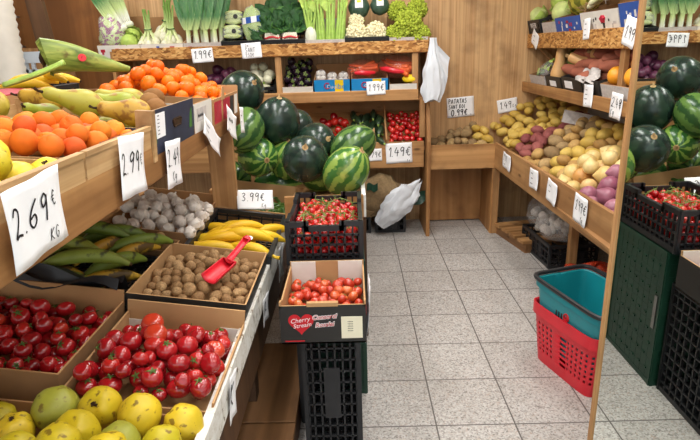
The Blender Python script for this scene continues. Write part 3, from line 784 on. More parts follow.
# --- top tier
def tbox(x0, x1, label, outer='card_white', inner='card', h=.105, hb=.2, d=.34):
    a, b = bx(x0) + .003, bx(x1) - .003
    return carton('vegetable_box', label, FT @ T(a, .002, 0), b - a, d, h, outer, inner, hb=hb), a, b
o, a, b = tbox(98, 141, 'white printed box of salad leaves at the left end of the top back shelf', hb=.26); printed(o, None, b - a, .1, ['card_red', 'card_dblue'], 1)
bagsX = FT @ T((bx(97) + bx(123)) / 2, .12, .165) @ R('X', -12)
random.seed(3)
sb = MB().blob(1, lambda d, th, ph: 1 + .16 * nz(d, 2.2, 2) + .05 * nz(d, 6, 4), 28, 20, (.098, .07, .155))
o = props(sb.build('salad_bag', 'salad', X=bagsX), 'clear bag of purple and green salad leaves on the top back shelf', 'bag')
MB().blob(1, lambda d, th, ph: 1 + .16 * nz(d, 2.2, 2) + .06 * nz(d, 7, 9), 28, 20, (.103, .075, .162)).build('clear_wrap', 'film', o)
LET = cabbage(.085, ['leaf_l', 'leaf_w'], 'lettuce', 16, 4)
LET.put(FT @ T(bx(128), .075, .10) @ R('X', 50) @ S(1, 1, 1.15), 'green lettuce heart beside the bag of purple salad leaves', 'lettuce')
LET.put(FT @ T(bx(127), .18, .13) @ R('X', 50), 'green lettuce behind the lettuce heart on the top back shelf', 'lettuce')

def onion_bunch(X, label, n, spread, seed, stems=.38):
    random.seed(seed)
    t = thing('spring_onion_bunch', label, 'onion bunch', X, 'bunches of bulb spring onions')
    for i in range(n):
        px = (i % 3 - 1) * spread + U(-.012, .012); py = (i // 3) * .05 + U(-.01, .01); pz = (i // 3) * .028
        mb = MB().blob(.036, lambda d, th, ph: 1 + .35 * max(0, d.z) ** 5, 14, 10, (1, 1, .95), 0, T(px, py, pz + .035)); mb.build('bulb', 'kohl', t)
        mb = MB(); top = (px * .4 + U(-.03, .03), .05 + U(-.02, .02), stems * U(.6, 1))
        mb.tube([(px, py, pz + .06), (px * .35, .04 + py * .4, .13), (px * .25, .05, .17), top], [.012, .01, .009, .007], 7); mb.build('stem', 'scallion', t)
    MB().tube([(.028 * math.cos(q), .045 + .026 * math.sin(q), .155) for q in np.linspace(0, 6.3, 12)], .004, 6).build('tie', 'leaf_d', t)
    return t
o, a, b = tbox(141, 184, 'white printed box of spring onion bunches on the top back shelf', hb=.25); printed(o, None, b - a, .1, ['card_dblue', 'card_red'], 2)
onion_bunch(FT @ T(bx(148), .05, .045), 'spring onion bunch with stems leaning left over a white printed box', 6, .05, 1)
onion_bunch(FT @ T(bx(160), .10, .10) @ R('Y', 16), 'spring onion bunch with stems leaning right behind the front bunch', 6, .05, 2, .42)
onion_bunch(FT @ T(bx(171), .05, .045), 'spring onion bunch nearest the leeks', 6, .05, 3)
for i, (xx, yy, zz) in enumerate(((120, .12, .2), (123, .2, .22))):
    random.seed(i); t = thing('scallion_bunch', ['spring onions with small white bulbs leaning behind the bagged salad', 'upright spring onions beside the bagged salad'][i], 'onion bunch', FT @ T(bx(xx), yy, zz) @ R('Y', -28 + 14 * i))
    for j in range(6):
        q = (j - 2.5) * .014
        MB().blob(.02, None, 10, 8, (1, 1, 1.1), 0, T(q, 0, 0)).build('bulb', 'white_stalk', t)
        mb = MB(); leaf(mb, (q, 0, .01), (q * 2, 0, 1), (0, -1, .1), .36, .013, .1, .1, stalk=0); mb.build('leaf', 'leek', t)

o, a, b = tbox(184, 223, 'white box with red edges holding leeks on the top back shelf', 'card_grey', hb=.2); printed(o, None, b - a, .1, ['card_red'], 3)
for i in range(8):
    random.seed(i + 5)
    px = a + .025 + (b - a - .05) * i / 7; dp = .06 + .05 * (i % 2); ln = U(-9, 9)
    t = thing('leek', 'leek standing in a white box on the top back shelf above a 1.99 card', 'leek', FT @ T(px, dp, .04) @ R('Y', ln) @ R('X', -10 - 6 * (i % 2)), 'leeks in the top shelf box')
    MB().tube([(0, 0, 0), (0, 0, .02), (0, 0, .14), (0, 0, .22)], [.014, .019, .017, .02], 12).build('shank', 'leek', t)
    mb = MB()
    for j in range(8): mb.tube([(0, 0, .004), (U(-.02, .02), U(-.02, .02), U(-.03, -.012))], .0015, 4)
    mb.build('roots', 'kohl', t)
    for j in range(5):
        mb = MB(); s = (j - 2) * .28
        leaf(mb, (s * .03, -.004 * j, .15), (s * .55, -.05 + .04 * (j % 2), 1), (0, -1, .2), U(.3, .42), .024, .2, .12, 4, 8, shape=.8, seed=j); mb.build('leaf', 'leek', t)

def tcrate(x0, x1, label, h=.11):
    a, b = bx(x0) + .004, bx(x1) - .004
    return crate(label, FT @ T(a, .004, 0), b - a, .33, h, nx=6, ny=6, rows=4), a, b
o, a, b = tcrate(223, 262, 'black crate of wrapped endives and a bagged escarole')
fp_ = MB().box(((b - a) / 2, -.007, .055), ((b - a) * .9, .004, .07)).build('front_panel', 'card_black', o, smooth=False)
mb = MB()
mb.prism([(.02, .045), (.06, .045), (.05, .07), (.04, .06), (.03, .07)], -.0105, -.009, 'y')
mb.build('print', 'green_ink', fp_, smooth=False)
pack = lambda X, lab: None
for i, (px, pz) in enumerate(((bx(232), .16), (bx(234), .26))):
    random.seed(i)
    t = thing('endive_pack', ['wrapped tray of pale endives in the black crate, lower of two', 'wrapped tray of pale endives in the black crate, upper of two'][i], 'vegetable pack', FT @ T(px, .10 + .05 * i, pz) @ R('X', 70))
    MB().box((0, 0, -.035), (.15, .1, .012)).build('tray', 'bp', t, smooth=False)
    for q in (-1, 0, 1):
        MB().blob(1, lambda d, th, ph: 1 + .05 * math.cos(5 * ph), 14, 10, (.07, .022, .022), 0, T(0, q * .032, 0)).build('endive', 'leaf_w', t)
    MB().blob(1, lambda d, th, ph: 1 + .03 * nz(d, 6, 2), 16, 10, (.08, .058, .034)).build('clear_wrap', 'film', t)
    MB().tube([(.02, 0, .035), (.02, 0, .037)], .018, 14).build('round_label', 'card_black', t)
o = props(MB().blob(1, lambda d, th, ph: 1 + .14 * nz(d, 2.5, 3) + .08 * nz(d, 7, 3), 26, 18, (.075, .06, .14)).build('escarole_bag', 'leaf_l', X=FT @ T(bx(253), .12, .2) @ R('X', -10)), 'bagged green escarole with a blue and white band', 'bag')
MB().blob(1, lambda d, th, ph: 1 + .14 * nz(d, 2.5, 3) + .06 * nz(d, 8, 5), 26, 18, (.079, .064, .146)).build('clear_wrap', 'film', o)
def band(u, v): ph = -PI * (1 - u); return (.083 * math.cos(ph), .068 * math.sin(ph), .02 + v * .045 + .012 * math.cos(ph))
MB().grid(band, 12, 2, [1 if (i // 2) % 2 else 0 for _ in range(2) for i in range(12)]).build('paper_band', ['card_dblue', 'paper'], o)

o, a, b = tcrate(264, 305, 'black crate of tied chard bunches on the top back shelf')
for i, (xx, dy) in enumerate(((272, .06), (290, .06), (281, .16))):
    random.seed(20 + i)
    t = thing('chard_bunch', ['chard bunch with white stalks and a red tie, left in the black crate', 'chard bunch with white stalks and a red tie, right in the black crate', 'leafy chard bunch behind the two tied chard bunches'][i], 'chard bunch', FT @ T(bx(xx), dy, .03 + .06 * (i == 2)) @ R('X', -8))
    for j in range(7):
        q = (j - 3) * .017
        MB().tube([(q * 1.25, .01 * (j % 2), 0), (q, 0, .06), (q * .85, .0, .12)], [.016, .013, .01], 8).build('stalk', 'white_stalk', t)
    for j in range(11):
        q = (j - 5) * .2
        mb = MB(); leaf(mb, (q * .06, .012 * (j % 3) - .002, .115 + .02 * (j % 3)), (q * .9, .0 + .25 * (j % 2), 1), (0, -1, .35), U(.15, .22), U(.05, .07), .2, .35, 5, 8, stalk=.12, seed=j); mb.build('leaf', 'leaf' if j % 2 else 'leaf_d', t)
    MB().tube([(.058 * math.cos(q), .02 * math.sin(q) + .004, .085 + .006 * math.sin(3 * q)) for q in np.linspace(0, 6.3, 14)], .008, 6).build('tie', 'red_pl', t)
random.seed(9)
t = thing('herb_bunch', 'small dark green leafy bunch hanging between the two black crates', 'herb bunch', FT @ T(bx(257), .02, .12))
for j in range(22):
    mb = MB(); leaf(mb, (U(-.04, .04), U(0, .03), U(-.05, .05)), (U(-1, 1), -.6, U(-.6, .8)), (0, -1, .3), U(.04, .06), .016, .4, .4, 3, 4, seed=j); mb.build('leaf', 'leaf_d', t)

o, a, b = tbox(305, 346, 'plain pale carton of celery on the top back shelf', 'card_grey', 'card_white', h=.1); printed(o, None, b - a, .09, ['card'], 4)
for i in range(4):
    random.seed(30 + i)
    px = a + .05 + (b - a - .1) * i / 3
    t = thing('celery_bunch', 'pale green celery bunch wrapped in film on the top back shelf', 'celery', FT @ T(px, .10, .03) @ R('X', -12) @ R('Y', (i - 1.5) * 4), 'celery bunches on the top shelf')
    for j in range(7):
        an = j * .9; q = Vector((math.cos(an), math.sin(an))) * .022
        MB().tube([(q.x, q.y, 0), (q.x * 1.25, q.y * 1.25, .05), (q.x * 1.1, q.y * 1.1, .2), (q.x * 1.7, q.y * 1.5, .42)], [.01, .015, .011, .006], 7).build('stalk', 'celery', t)
    for j in range(3):
        mb = MB(); leaf(mb, (U(-.03, .03), -.02, .26 + .05 * j), (U(-.6, .6), -.1, 1), (0, -1, .2), .12, .03, .3, .4, 4, 5, seed=j); mb.build('leaf', 'leaf_l', t)
random.seed(2)
t = thing('fennel', 'white fennel bulb with pale stalks left of the celery', 'fennel', FT @ T(bx(311), .06, .05) @ R('X', -8))
MB().blob(1, lambda d, th, ph: 1 + .06 * math.cos(7 * ph), 18, 12, (.042, .035, .07), 0, T(0, 0, .07)).build('bulb', 'white_stalk', t)
for j in range(4): MB().tube([((j - 1.5) * .012, 0, .11), ((j - 1.5) * .03, 0, .26)], [.012, .007], 7).build('stalk', 'celery', t)

o, a, b = tcrate(346, 388, 'black crate of cauliflowers and round squashes on the top back shelf')
CAU = [floret_head(.072, 'caul', 'leaf_l', 'cauliflower', 0, 2), floret_head(.07, 'roman', 'leaf', 'green_cauliflower', .35, 3)]
CAUM = floret_head(.07, 'caul', 'leaf_l', 'cauliflower', 0, 7)
CAU[0].put(FT @ T(bx(357), .08, .125) @ R('X', 55) @ S(1.12, 1.12, 1.12), 'white cauliflower at the front left of the black crate', 'cauliflower')
CAUM.put(FT @ T(bx(376), .08, .13) @ R('X', 55) @ S(1.15, 1.15, 1.15), 'cream cauliflower at the front right of the black crate', 'cauliflower')
CAU[0].put(FT @ T(bx(357), .13, .21) @ R('X', 55) @ S(.8, .8, .8), 'white cauliflower between the front left cauliflower and the dark squash', 'cauliflower')
for i, (xx, r) in enumerate(((360, .085), (381, .075))):
    X = FT @ T(bx(xx), .19, .30 + .01 * i) @ R('X', 60)
    o = props(MB().blob(r, lambda d, th, ph: 1 + .03 * math.cos(8 * ph) * math.sin(th) - .1 * math.exp(-(th / .3) ** 2), 26, 14, (1, 1, .88)).build('round_squash', 'squash', X=X), ['dark green round squash with a white sticker, left above the cauliflowers', 'dark green round squash with a sticker, right above the cauliflowers'][i], 'squash')
    mb = MB().grid(lambda u, v: ((u - .5) * r * .7, (v - .5) * r * .7, r * .885 * math.sqrt(max(0, 1 - ((u - .5) * .7) ** 2 - ((v - .5) * .7) ** 2)) + .003 - .09 * r * math.exp(-(((u - .5) ** 2 + (v - .5) ** 2) * .49 / .09))), 8, 8)
    sk_ = mb.build('sticker', 'paper', o)
    mb = MB().grid(lambda u, v: ((u - .5) * r * .4, .1 * r + (v) * r * .22, r * .885 * math.sqrt(max(0, 1 - ((u - .5) * .4) ** 2 - (.1 + v * .22) ** 2)) + .0045 - .09 * r * math.exp(-((((u - .5) * .4) ** 2 + (.1 + v * .22) ** 2) / .09))), 6, 4)
    mb.build('sticker_print', 'card_yellow', sk_)
o, a, b = tbox(389, 428, 'pale carton of green cauliflowers at the right end of the top back shelf', 'card_grey', 'card', h=.1); printed(o, None, b - a, .09, ['card_red', 'card'], 6)
GC = floret_head(.085, 'roman', 'leaf', 'green_cauliflower', .3, 3, 150)
for i, (xx, dy, z, s) in enumerate(((396, .08, .1, .95), (409, .1, .18, 1.2), (420, .07, .1, .95), (399, .2, .26, .9), (419, .2, .27, .9))):
    GC.put(FT @ T(bx(xx), dy, z) @ R('X', 50) @ R('Z', 50 * i) @ S(s, s, s), ['yellow green cauliflower at the front left of the end carton', 'largest green cauliflower in the middle of the end carton', 'green cauliflower at the front right of the end carton', 'green cauliflower behind the middle one, left', 'green cauliflower behind the middle one, right'][i], 'cauliflower')

# --- middle tier
def bm(x, y=80): return aty(x, y, YB + .03).x
def mbox(x0, x1, label, outer, inner='card_d', h=.09, hb=.11, d=.33, **k):
    a, b = bm(x0) + .003, bm(x1) - .003
    return carton('vegetable_box', label, FM @ T(a, .002, 0), b - a, d, h, outer, inner, hb=hb, **k), a, b
random.seed(41)
o, a, b = mbox(120, 160, 'brown carton of red tomatoes at the left of the middle back shelf', 'card')
heap_put(TOM, heap((a + .006, b - .006, .01, .32), .034, lambda u, v: .09 + .3 * v), FM, 'red tomato in a carton on the middle back shelf', 'tomato', 'tomatoes on the middle back shelf')
o, a, b = mbox(161, 200, 'brown carton of large red tomatoes left of the purple onions', 'card')
heap_put(TOM, heap((a + .006, b - .006, .01, .32), .036, lambda u, v: .09 + .3 * v), FM, 'red tomato in the carton beside the purple onions', 'tomato', 'tomatoes beside the purple onions')
o, a, b = mbox(201, 243, 'low carton of purple onions on the middle back shelf', 'card_black')
heap_put(OND, heap((a + .006, b - .006, .01, .32), .04, lambda u, v: .14 + .32 * v), FM, 'purple onion in a carton on the middle back shelf', 'onion', 'purple onions on the middle shelf')
a, b = bm(245), bm(274)
crate('black crate of pale turnips on the middle back shelf', FM @ T(a, .004, 0), b - a, .32, .12, nx=5, ny=6, rows=3)
heap_put(KOH, heap((a + .012, b - .012, .02, .31), .042, lambda u, v: .16 + .3 * v), FM, 'pale turnip in the black crate on the middle back shelf', 'turnip', 'turnips in the black crate')
o, a, b = mbox(282, 313, 'white torn carton of small dark aubergines on the middle back shelf', 'card_white', h=.115, hb=.2)
heap_put(EGG, heap((a + .006, b - .006, .01, .32), .032, lambda u, v: .13 + .45 * v), FM, 'small dark round aubergine in a white carton', 'aubergine', 'aubergines in the white carton', rotf=lambda: R('X', U(20, 80)) @ R('Y', U(-40, 40)))
for i, (x0, x1) in enumerate(((314, 350), (351, 388))):
    o, a, b = mbox(x0, x1, ['bright blue box with a yellow panel of packed garlic on the middle back shelf', 'bright blue box under the bag of carrots and the 1.99 card'][i], 'card_blue', 'card', h=.165, hb=.2)
    w = b - a
    yp_ = MB().box((w * .7, -.0008, .112), (w * .24, .0016, .10)).build('yellow_panel', 'card_yellow', o, smooth=False)
    MB().tube([(w * .36 + .022 * math.cos(q), -.001, .115 + .022 * math.sin(q)) for q in np.linspace(.8, 5.6, 14)], .0045, 5).build('logo_ring', 'card_red', o)
    font_mesh('brand_print', 'Cuei', .042, 'white_ink', o, T(w * .49, -.002, .108) @ R('X', 90))
    font_mesh('brand_print', 'ribe', .06, 'card_blue', yp_, T(w * .7, -.003, .11) @ R('X', 90))
    if i == 0:
        for j in range(3):
            t = thing('garlic_pack', ['netted garlic pack at the left in the blue box', 'netted garlic pack in the middle of the blue box', 'netted garlic pack at the right in the blue box'][j], 'garlic pack', FM @ T(a + .05 + j * .09, .1, .15 + .02 * (j == 0)) @ R('X', 60))
            for q in range(4): MB().blob(.021, lambda d, th, ph: 1 + .06 * math.cos(7 * ph), 12, 8, (1, 1, .85), 0, T((q % 2 - .5) * .036, (q // 2 - .5) * .04, 0)).build('garlic_bulb', 'garlic', t)
            MB().blob(1, lambda d, th, ph: 1 + .06 * nz(d, 6, j), 16, 10, (.045, .05, .028)).build('net_wrap', 'film', t)
o, a, b = mbox(389, 417, 'torn pale carton at the right end of the middle back shelf', 'card_white', h=.115, hb=.15)
random.seed(6)
for i, (xx, dy, z, s, rz) in enumerate(((364, .13, .2, 1, 20), (398, .15, .21, 1.15, -12))):
    t = thing('carrot_bag', ['bag of carrots in red film over the second blue box', 'larger bag of carrots in red film at the right end of the middle shelf'][i], 'bag of carrots', FM @ T(bm(xx), dy, z) @ R('Z', rz) @ R('X', 25) @ S(s, s, s))
    for j in range(12):
        X = T(U(-.05, .05), U(-.05, .05), U(-.025, .025)) @ R('Z', U(50, 100)) @ R('X', 90 + U(-14, 14))
        link('carrot', CAR[0].mesh, t, X)
    MB().blob(1, lambda d, th, ph: 1 + .1 * nz(d, 4, i) + .05 * nz(d, 9, i), 26, 16, (.14, .1, .07)).build('film_bag', 'film_d', t)
    MB().tube([(-.1, -.06, .03), (-.06, -.08, .045), (0, -.09, .04), (.06, -.085, .03)], [.012, .02, .018, .01], 8).build('printed_band', 'red_pl', t)
t = props(MB().blob(1, lambda d, th, ph: 1 + .06 * nz(d, 4, 3), 20, 12, (.062, .035, .03)).build('yellow_pack', 'card_yellow', X=FM @ T(bm(410, 82), .05, .14) @ R('X', 30)), 'small yellow wrapped pack with a dark band beside the carrots', 'vegetable pack')
MB().blob(1, None, 16, 8, (.05, .0365, .014)).build('dark_band', 'leaf_d', t)

# --- lower tier
def bl(x, y=130): return aty(x, y, YB + .03).x
random.seed(51)
heap_put(CHE, heap((bl(388), .582, .01, .36), .024, lambda u, v: .095, layers=3.2, nmax=120), FL_, 'cherry tomato in the heap on the low back shelf', 'cherry tomato', 'cherry tomatoes on the low back shelf')
props(MB().box((0, 0, 0), (.012, .4, .1)).build('heap_divider', 'ply_y', X=FL_ @ T(bl(386), .2, .05), smooth=False), 'thin wooden divider between cucumbers and cherry tomatoes', 'divider')
P = heap((bl(350), bl(385), .01, .36), .034, lambda u, v: .105, layers=3)
for u, v, w, r in P: ZUC[0].put(FL_ @ T(u, v, w) @ R('Z', U(-40, 40)) @ R('X', 80) @ S(1, 1, .8), 'dark green cucumber on the low back shelf', 'cucumber', 'cucumbers on the low back shelf')
heap_put(PEP + TOM[1:2], heap((bl(318), bl(349), .01, .36), .034, lambda u, v: .09, layers=3), FL_, 'red pepper in the heap left of the cucumbers', 'pepper', 'red peppers on the low shelf')

# things stored under the lower tier
def sack(name, X, rx, ry, h, mat, label, seed, neck=True, cat='sack', rough=1.0):
    mb = MB()
    def fn(u, v):
        a = u * 2 * PI; k = math.sin(min(1, v * 1.15 + .12) * PI * .62 + .25) if v < .82 else .55 - (v - .82) * 2.2
        k = max(.12, k) if neck else max(.02, math.sin(PI * min(1, .16 + v * .84)) ** .45)
        wr = 1 + .09 * math.sin(5 * a + seed + v * 4) * v + .13 * rough * noise.noise((math.cos(a) * 2 + seed, math.sin(a) * 2, v * 4)) + .08 * rough * noise.noise((math.cos(a) * 5 + seed, math.sin(a) * 5, v * 9)) + .07 * (rough - 1) * math.sin(9 * a + 7 * v + 2 * math.sin(5 * v))
        return (rx * k * wr * math.cos(a), ry * k * wr * math.sin(a), h * v + .02 * math.sin(3 * a + seed) * v)
    mb.grid(fn, 44, 30, 0, None, True)
    mb.add([fn(i / 44, 0) for i in range(44)], [tuple(range(44))])
    return props(mb.build(name, mat, X=X), label, cat)
for i, (xx, w) in enumerate(((-.02, .3), (.34, .24))):
    crate(['black crate on the floor under the low back shelf, beside the watermelon post', 'black crate on the floor under the white sack'][i], T(xx - .16, 4.5, 0), w, .3, .15, nx=5, ny=6, rows=2, solid=True)
o = sack('burlap_sack', T(.2, 4.52, .34) @ R('Y', 82) @ T(0, 0, -.24), .17, .12, .48, 'burlap', 'brown burlap sack lying under the low back shelf', 1)
sack('burlap_sack', T(.08, 4.55, .152), .19, .12, .17, 'burlap', 'folded burlap sack beneath the larger burlap sack', 4, False)
o2 = props(MB().grid(lambda u, v: (u * .09, -.01 + .01 * math.sin(u * 9), .06 * v + .01 * math.sin(u * 7)), 8, 5).build('green_rag', 'gp', X=T(.10, 4.395, .40) @ R('X', -10)), 'scrap of green plastic on the burlap sack', 'plastic scrap')
o = sack('white_sack', T(.20, 4.40, .10) @ R('Y', 42), .105, .06, .5, 'bagwhite', 'white plastic sack with a green edge slumped on the black crate', 2, rough=2.3)
mb = MB(); leaf(mb, (.07, .03, .30), (.35, 0, 1), (0, -1, 0), .2, .05, .1, .3, 5, 7); mb.build('green_edge', 'gp', o)
# ================================================================ POTATO BINS
bin_ = thing('potato_bin', 'L shaped wooden bin of loose potatoes and onions along the back and right walls', 'bin', T(1.2, 4.4, 0))
BI = T(-1.2, -4.4, 0)
def bp_(mb, name, mat, bev=.003): return mb.build(name, mat, bin_, BI, smooth=False, bevel=bev)
XR = lambda y: 1.14 + (4.40 - y) * .023     # the right bin's front edge runs slightly into the aisle
bp_(MB().box((.892, 4.405, .665), (.545, .024, .2)), 'front_board', 'ply_x')
bp_(MB().prism([(XR(4.41), 4.41), (XR(1.5), 1.5), (XR(1.5) + .024, 1.5), (XR(4.41) + .024, 4.41)], .572, .772, 'z'), 'front_board', 'ply_y')
bp_(MB().box((.9, 4.79, .30), (.52, .02, .58)), 'back_panel', 'ply_z')
bp_(MB().box((1.145, 4.6, .29), (.03, .40, .58)), 'side_panel', 'ply_z')
bp_(MB().box((1.165, 4.405, .29), (.05, .03, .575)), 'leg', 'pine_z')
for yy in (3.55, 2.0): bp_(MB().box((1.49, yy, .33), (.055, .05, .66)), 'leg', 'pine_z')
SL = .40
bp_(MB().prism([(1.165, .60), (1.98, .60 + .815 * SL), (1.98, .62 + .815 * SL), (1.165, .62)], 1.45, 4.84, 'y'), 'sloped_floor', 'ply_y')
bp_(MB().prism([(4.42, .60), (4.84, .68), (4.84, .70), (4.42, .62)], .62, 1.165, 'x'), 'sloped_floor', 'ply_x')
bp_(MB().prism([(.655, 1.14), (.69, 1.19), (1.2, .98), (1.16, .94)], 1.96, 1.99, 'x'), 'brace', 'pine_y') if False else None

random.seed(61)
def ss(a, b, x): t = max(0, min(1, (x - a) / (b - a))); return t * t * (3 - 2 * t)
def ptop(x, y):
    h = .772 + max(0, x - XR(y) - .03) * SL + min(.115, .03 + max(0, x - .66) * .26) * ss(4.42, 4.78, y)
    return h + .05 * ss(0, .25, x - XR(y)) * (x > XR(y)) - .03 * (1 - ss(.63, .85, x)) + .02 * math.sin(9 * x + 5 * y)
def pfl(x, y): return max(.62, .62 + (x - 1.165) * SL) if x > 1.16 else .62 + (y - 4.42) * .19
I4 = Matrix.Identity(4)
flat = lambda: R('Z', U(0, 360)) @ R('X', U(-25, 25)) @ R('Y', U(-25, 25))
def bounded(P, f): return [p for p in P if f(p[0], p[1])]
# one pour for the whole L, each kind to its own strip, as the heaps run into each other
P = np.vstack([heap((.645, 1.16, 4.42, 4.83), .04, ptop, pfl, .16, layers=2.7),
               heap((1.19, 1.78, 4.2, 4.84), .042, ptop, pfl, .14, layers=2.6),
               heap((1.21, 1.78, 3.82, 4.2), .044, ptop, pfl, .14, layers=2.6),
               heap((1.21, 1.76, 3.48, 3.84), .043, ptop, pfl, .2, layers=2.6),
               heap((1.22, 1.76, 3.26, 3.50), .05, ptop, pfl, .2, layers=2.6)])
GP = {'e': (POE, 'small earthy potato in the back bin under the card reading PATATAS', 'earthy potatoes in the back bin'),
      'y': (POY, 'washed yellow potato heaped in the corner of the potato bin', 'yellow potatoes in the corner'),
      'r': (POR, 'red skinned potato in the strip beside the yellow corner heap', 'red potatoes'),
      'b': (POB + POE, 'brown potato between the red potatoes and the large yellow brown ones', 'brown potatoes'),
      'l': (POB + POY[:2], 'large yellow brown potato heaped beside the yellow onions', 'large potatoes beside the onions')}
for x, y, z, r in P:
    q = y - .35 * (x - 1.2)
    if x < 1.17: k = 'e' if x < 1.04 + U(-.05, .05) else 'y'
    else:
        k = 'y' if q > 4.12 else 'r' if q > 3.88 else 'b' if q > 3.56 else 'l'
    ps, lab, grp = GP[k]
    random.choice(ps).put(T(x, y, z) @ flat() @ S(r, r, r), lab, 'potato', grp)
P = heap((1.195, 1.72, 2.90, 3.28), .052, lambda x, y: ptop(x, y) + .02, pfl, .18, layers=3)
heap_put(ONI, P, I4, 'yellow onion in the right bin between potatoes and red onions', 'onion', 'yellow onions in the right bin')
P = heap((1.195, 1.72, 1.95, 2.92), .052, lambda x, y: ptop(x, y) + .02, pfl, .14, layers=3)
heap_put(ONR, P, I4, 'red onion in the right bin above the 1.99 card', 'red onion', 'red onions in the right bin')
props(MB().box((0, 0, 0), (.004, .2, .09)).build('carton_flap', 'card_grey', X=T(1.62, 4.0, 1.0) @ R('Z', 60) @ R('X', 10), smooth=False), 'grey carton flap stuck in the potato heap', 'cardboard')

# ================================================================ RIGHT WALL SHELVES
rs = thing('produce_rack', 'two tier wooden wall shelf of crates above the potato bin', 'shelf', T(1.5, 4.8, 0))
RS = T(-1.5, -4.8, 0)
def rp(mb, name, mat, bev=.003): return mb.build(name, mat, rs, RS, smooth=False, bevel=bev)
rp(MB().box((1.492, 3.2, 1.545), (.024, 3.28, .112)), 'front_board', 'osb')
rp(MB().box((1.472, 3.2, 1.178), (.024, 3.28, .078)), 'front_board', 'pine_y')
TR1, TR2 = 14, 16
def tsh(x0, z, deg):
    s = math.tan(math.radians(deg)); d = 2.04 - x0
    return MB().prism([(x0, z - .02), (2.04, z - .02 + s * d), (2.04, z + s * d), (x0, z)], 1.5, 4.84, 'y')
rp(tsh(1.505, 1.576, TR1), 'shelf_board', 'ply_y'); rp(tsh(1.485, 1.193, TR2), 'shelf_board', 'ply_y')
for yy in (3.18, 1.9): rp(MB().box((1.52, yy, 1.355), (.03, .055, .32)), 'divider_post', 'pine_z')
rp(MB().prism([(1.53, 1.49), (1.58, 1.49), (1.92, 1.2), (1.86, 1.2)], 4.70, 4.73, 'y'), 'brace', 'pine_z')
rp(MB().prism([(1.49, 1.12), (1.54, 1.10), (2.04, .80), (2.04, .86)], 3.0, 3.03, 'y'), 'brace', 'pine_z')
def rframe(x0, y, z, deg):
    a = math.radians(deg); return frame((x0, y, z), (0, -1, 0), (math.cos(a), 0, math.sin(a)), (-math.sin(a), 0, math.cos(a)))
def ry(x, y=30): return atx(x, y, 1.5).y
FR1 = lambda y: rframe(1.508, y, 1.578, TR1)
FR2 = lambda y: rframe(1.488, y, 1.195, TR2)
def rbox(F_, x0, x1, yy, label, outer, inner='card_d', h=.1, hb=.14, **k):
    y0, y1 = min(4.835, ry(x0, yy)) - .003, ry(x1, yy) + .003
    return carton('vegetable_box', label, F_(y0) @ T(0, .002, 0), y0 - y1, .38, h, outer, inner, hb=hb, **k), y0, y1
y0, y1 = 4.835, ry(542, 25) + .003
o = crate('black crate of lettuces at the far end of the top right shelf', FR1(y0) @ T(0, .004, 0), y0 - y1, .36, .13, nx=5, ny=6, rows=4)
fp_ = MB().box(((y0 - y1) / 2, -.011, .07), ((y0 - y1) * .8, .003, .07)).build('front_panel', 'card_black', o, smooth=False)
font_mesh('crate_print', 'WEIR', .06, 'white_ink', fp_, T((y0 - y1) / 2, -.0135, .085) @ R('X', 90))
ICE = [cabbage(.095, ['leaf_w', 'leaf_l'], 'lettuce', 16, 6), cabbage(.095, ['leaf_l', 'leaf_l'], 'lettuce', 16, 8)]
def rput(pr, y, d, w, s, label, cat, rx=40, rz=0): return pr.put(FR1(y) @ T(0, d, w) @ R('X', rx) @ R('Z', rz) @ S(s, s, s), label, cat)
rput(ICE[0], ry(530, 16), .09, .15, .95, 'pale green lettuce at the front of the black crate on the top right shelf', 'lettuce')
rput(ICE[1], ry(543, 4), .2, .22, 1.15, 'large green lettuce behind the front one on the top right shelf', 'lettuce', 40, 60)
rput(ICE[0], ry(553, 16), .1, .14, 1.05, 'yellow green cut lettuce in the pale lilac carton', 'lettuce', 50, 130)
rput(ICE[1], ry(559, 2), .2, .25, 1.0, 'green lettuce behind the cut yellow green lettuce', 'lettuce', 40, 190)
o, y0, y1 = rbox(FR1, 543, 556, 28, 'narrow pale lilac carton on the top right shelf', 'card_grey', h=.1)
o, y0, y1 = rbox(FR1, 556.5, 581, 28, 'deep blue printed carton under the ribbed melon', 'card_dblue', h=.12); printed(o, None, y0 - y1, .11, ['card_white', 'card_red'], 8)
o = props(MB().blob(.105, lambda d, th, ph: 1 + .035 * math.cos(10 * ph) * math.sin(th), 40, 16, (1, 1, 1.15)).build('ribbed_melon', 'ribmelon', X=FR1(ry(568, 12)) @ T(0, .15, .19) @ R('Y', 60)), 'olive green ribbed melon lying in the deep blue carton', 'melon')
shift(MB().tube([(0, 0, 0), (.005, 0, .02)], [.01, .012], 7), .12).build('stem', 'ginger', o)
o, y0, y1 = rbox(FR1, 582, 620, 22, 'white printed carton with a red logo under the lying spring onions', 'card_white', h=.13)
printed(o, None, y0 - y1, .11, ['ink', 'card_grey'], 12)
w = y0 - y1
mb = MB()
for s in (-1, 1): mb.tube([(w * .62 + s * .012, -.001, .06), (w * .62 + s * .02, -.001, .085), (w * .62 + s * .008, -.001, .1)], [.008, .014, .006], 8)
mb.build('red_logo', 'card_red', o)
o2, y2, y3 = rbox(FR1, 621, 648, 18, 'deep blue carton of orange mangoes next to the lying spring onions', 'card_dblue', h=.15); printed(o2, None, y2 - y3, .13, ['card_white'], 13)
for i, (xx, d, wz) in enumerate(((612, .2, .2), (626, .15, .19), (632, .24, .2))):
    APR[0].put(FR1(ry(xx, 10)) @ T(0, d, wz) @ rot_any() @ S(.062, .055, .055), ['orange mango behind the roots of the lying spring onions', 'orange mango at the front of the deep blue carton', 'orange mango at the back of the deep blue carton'][i], 'mango')
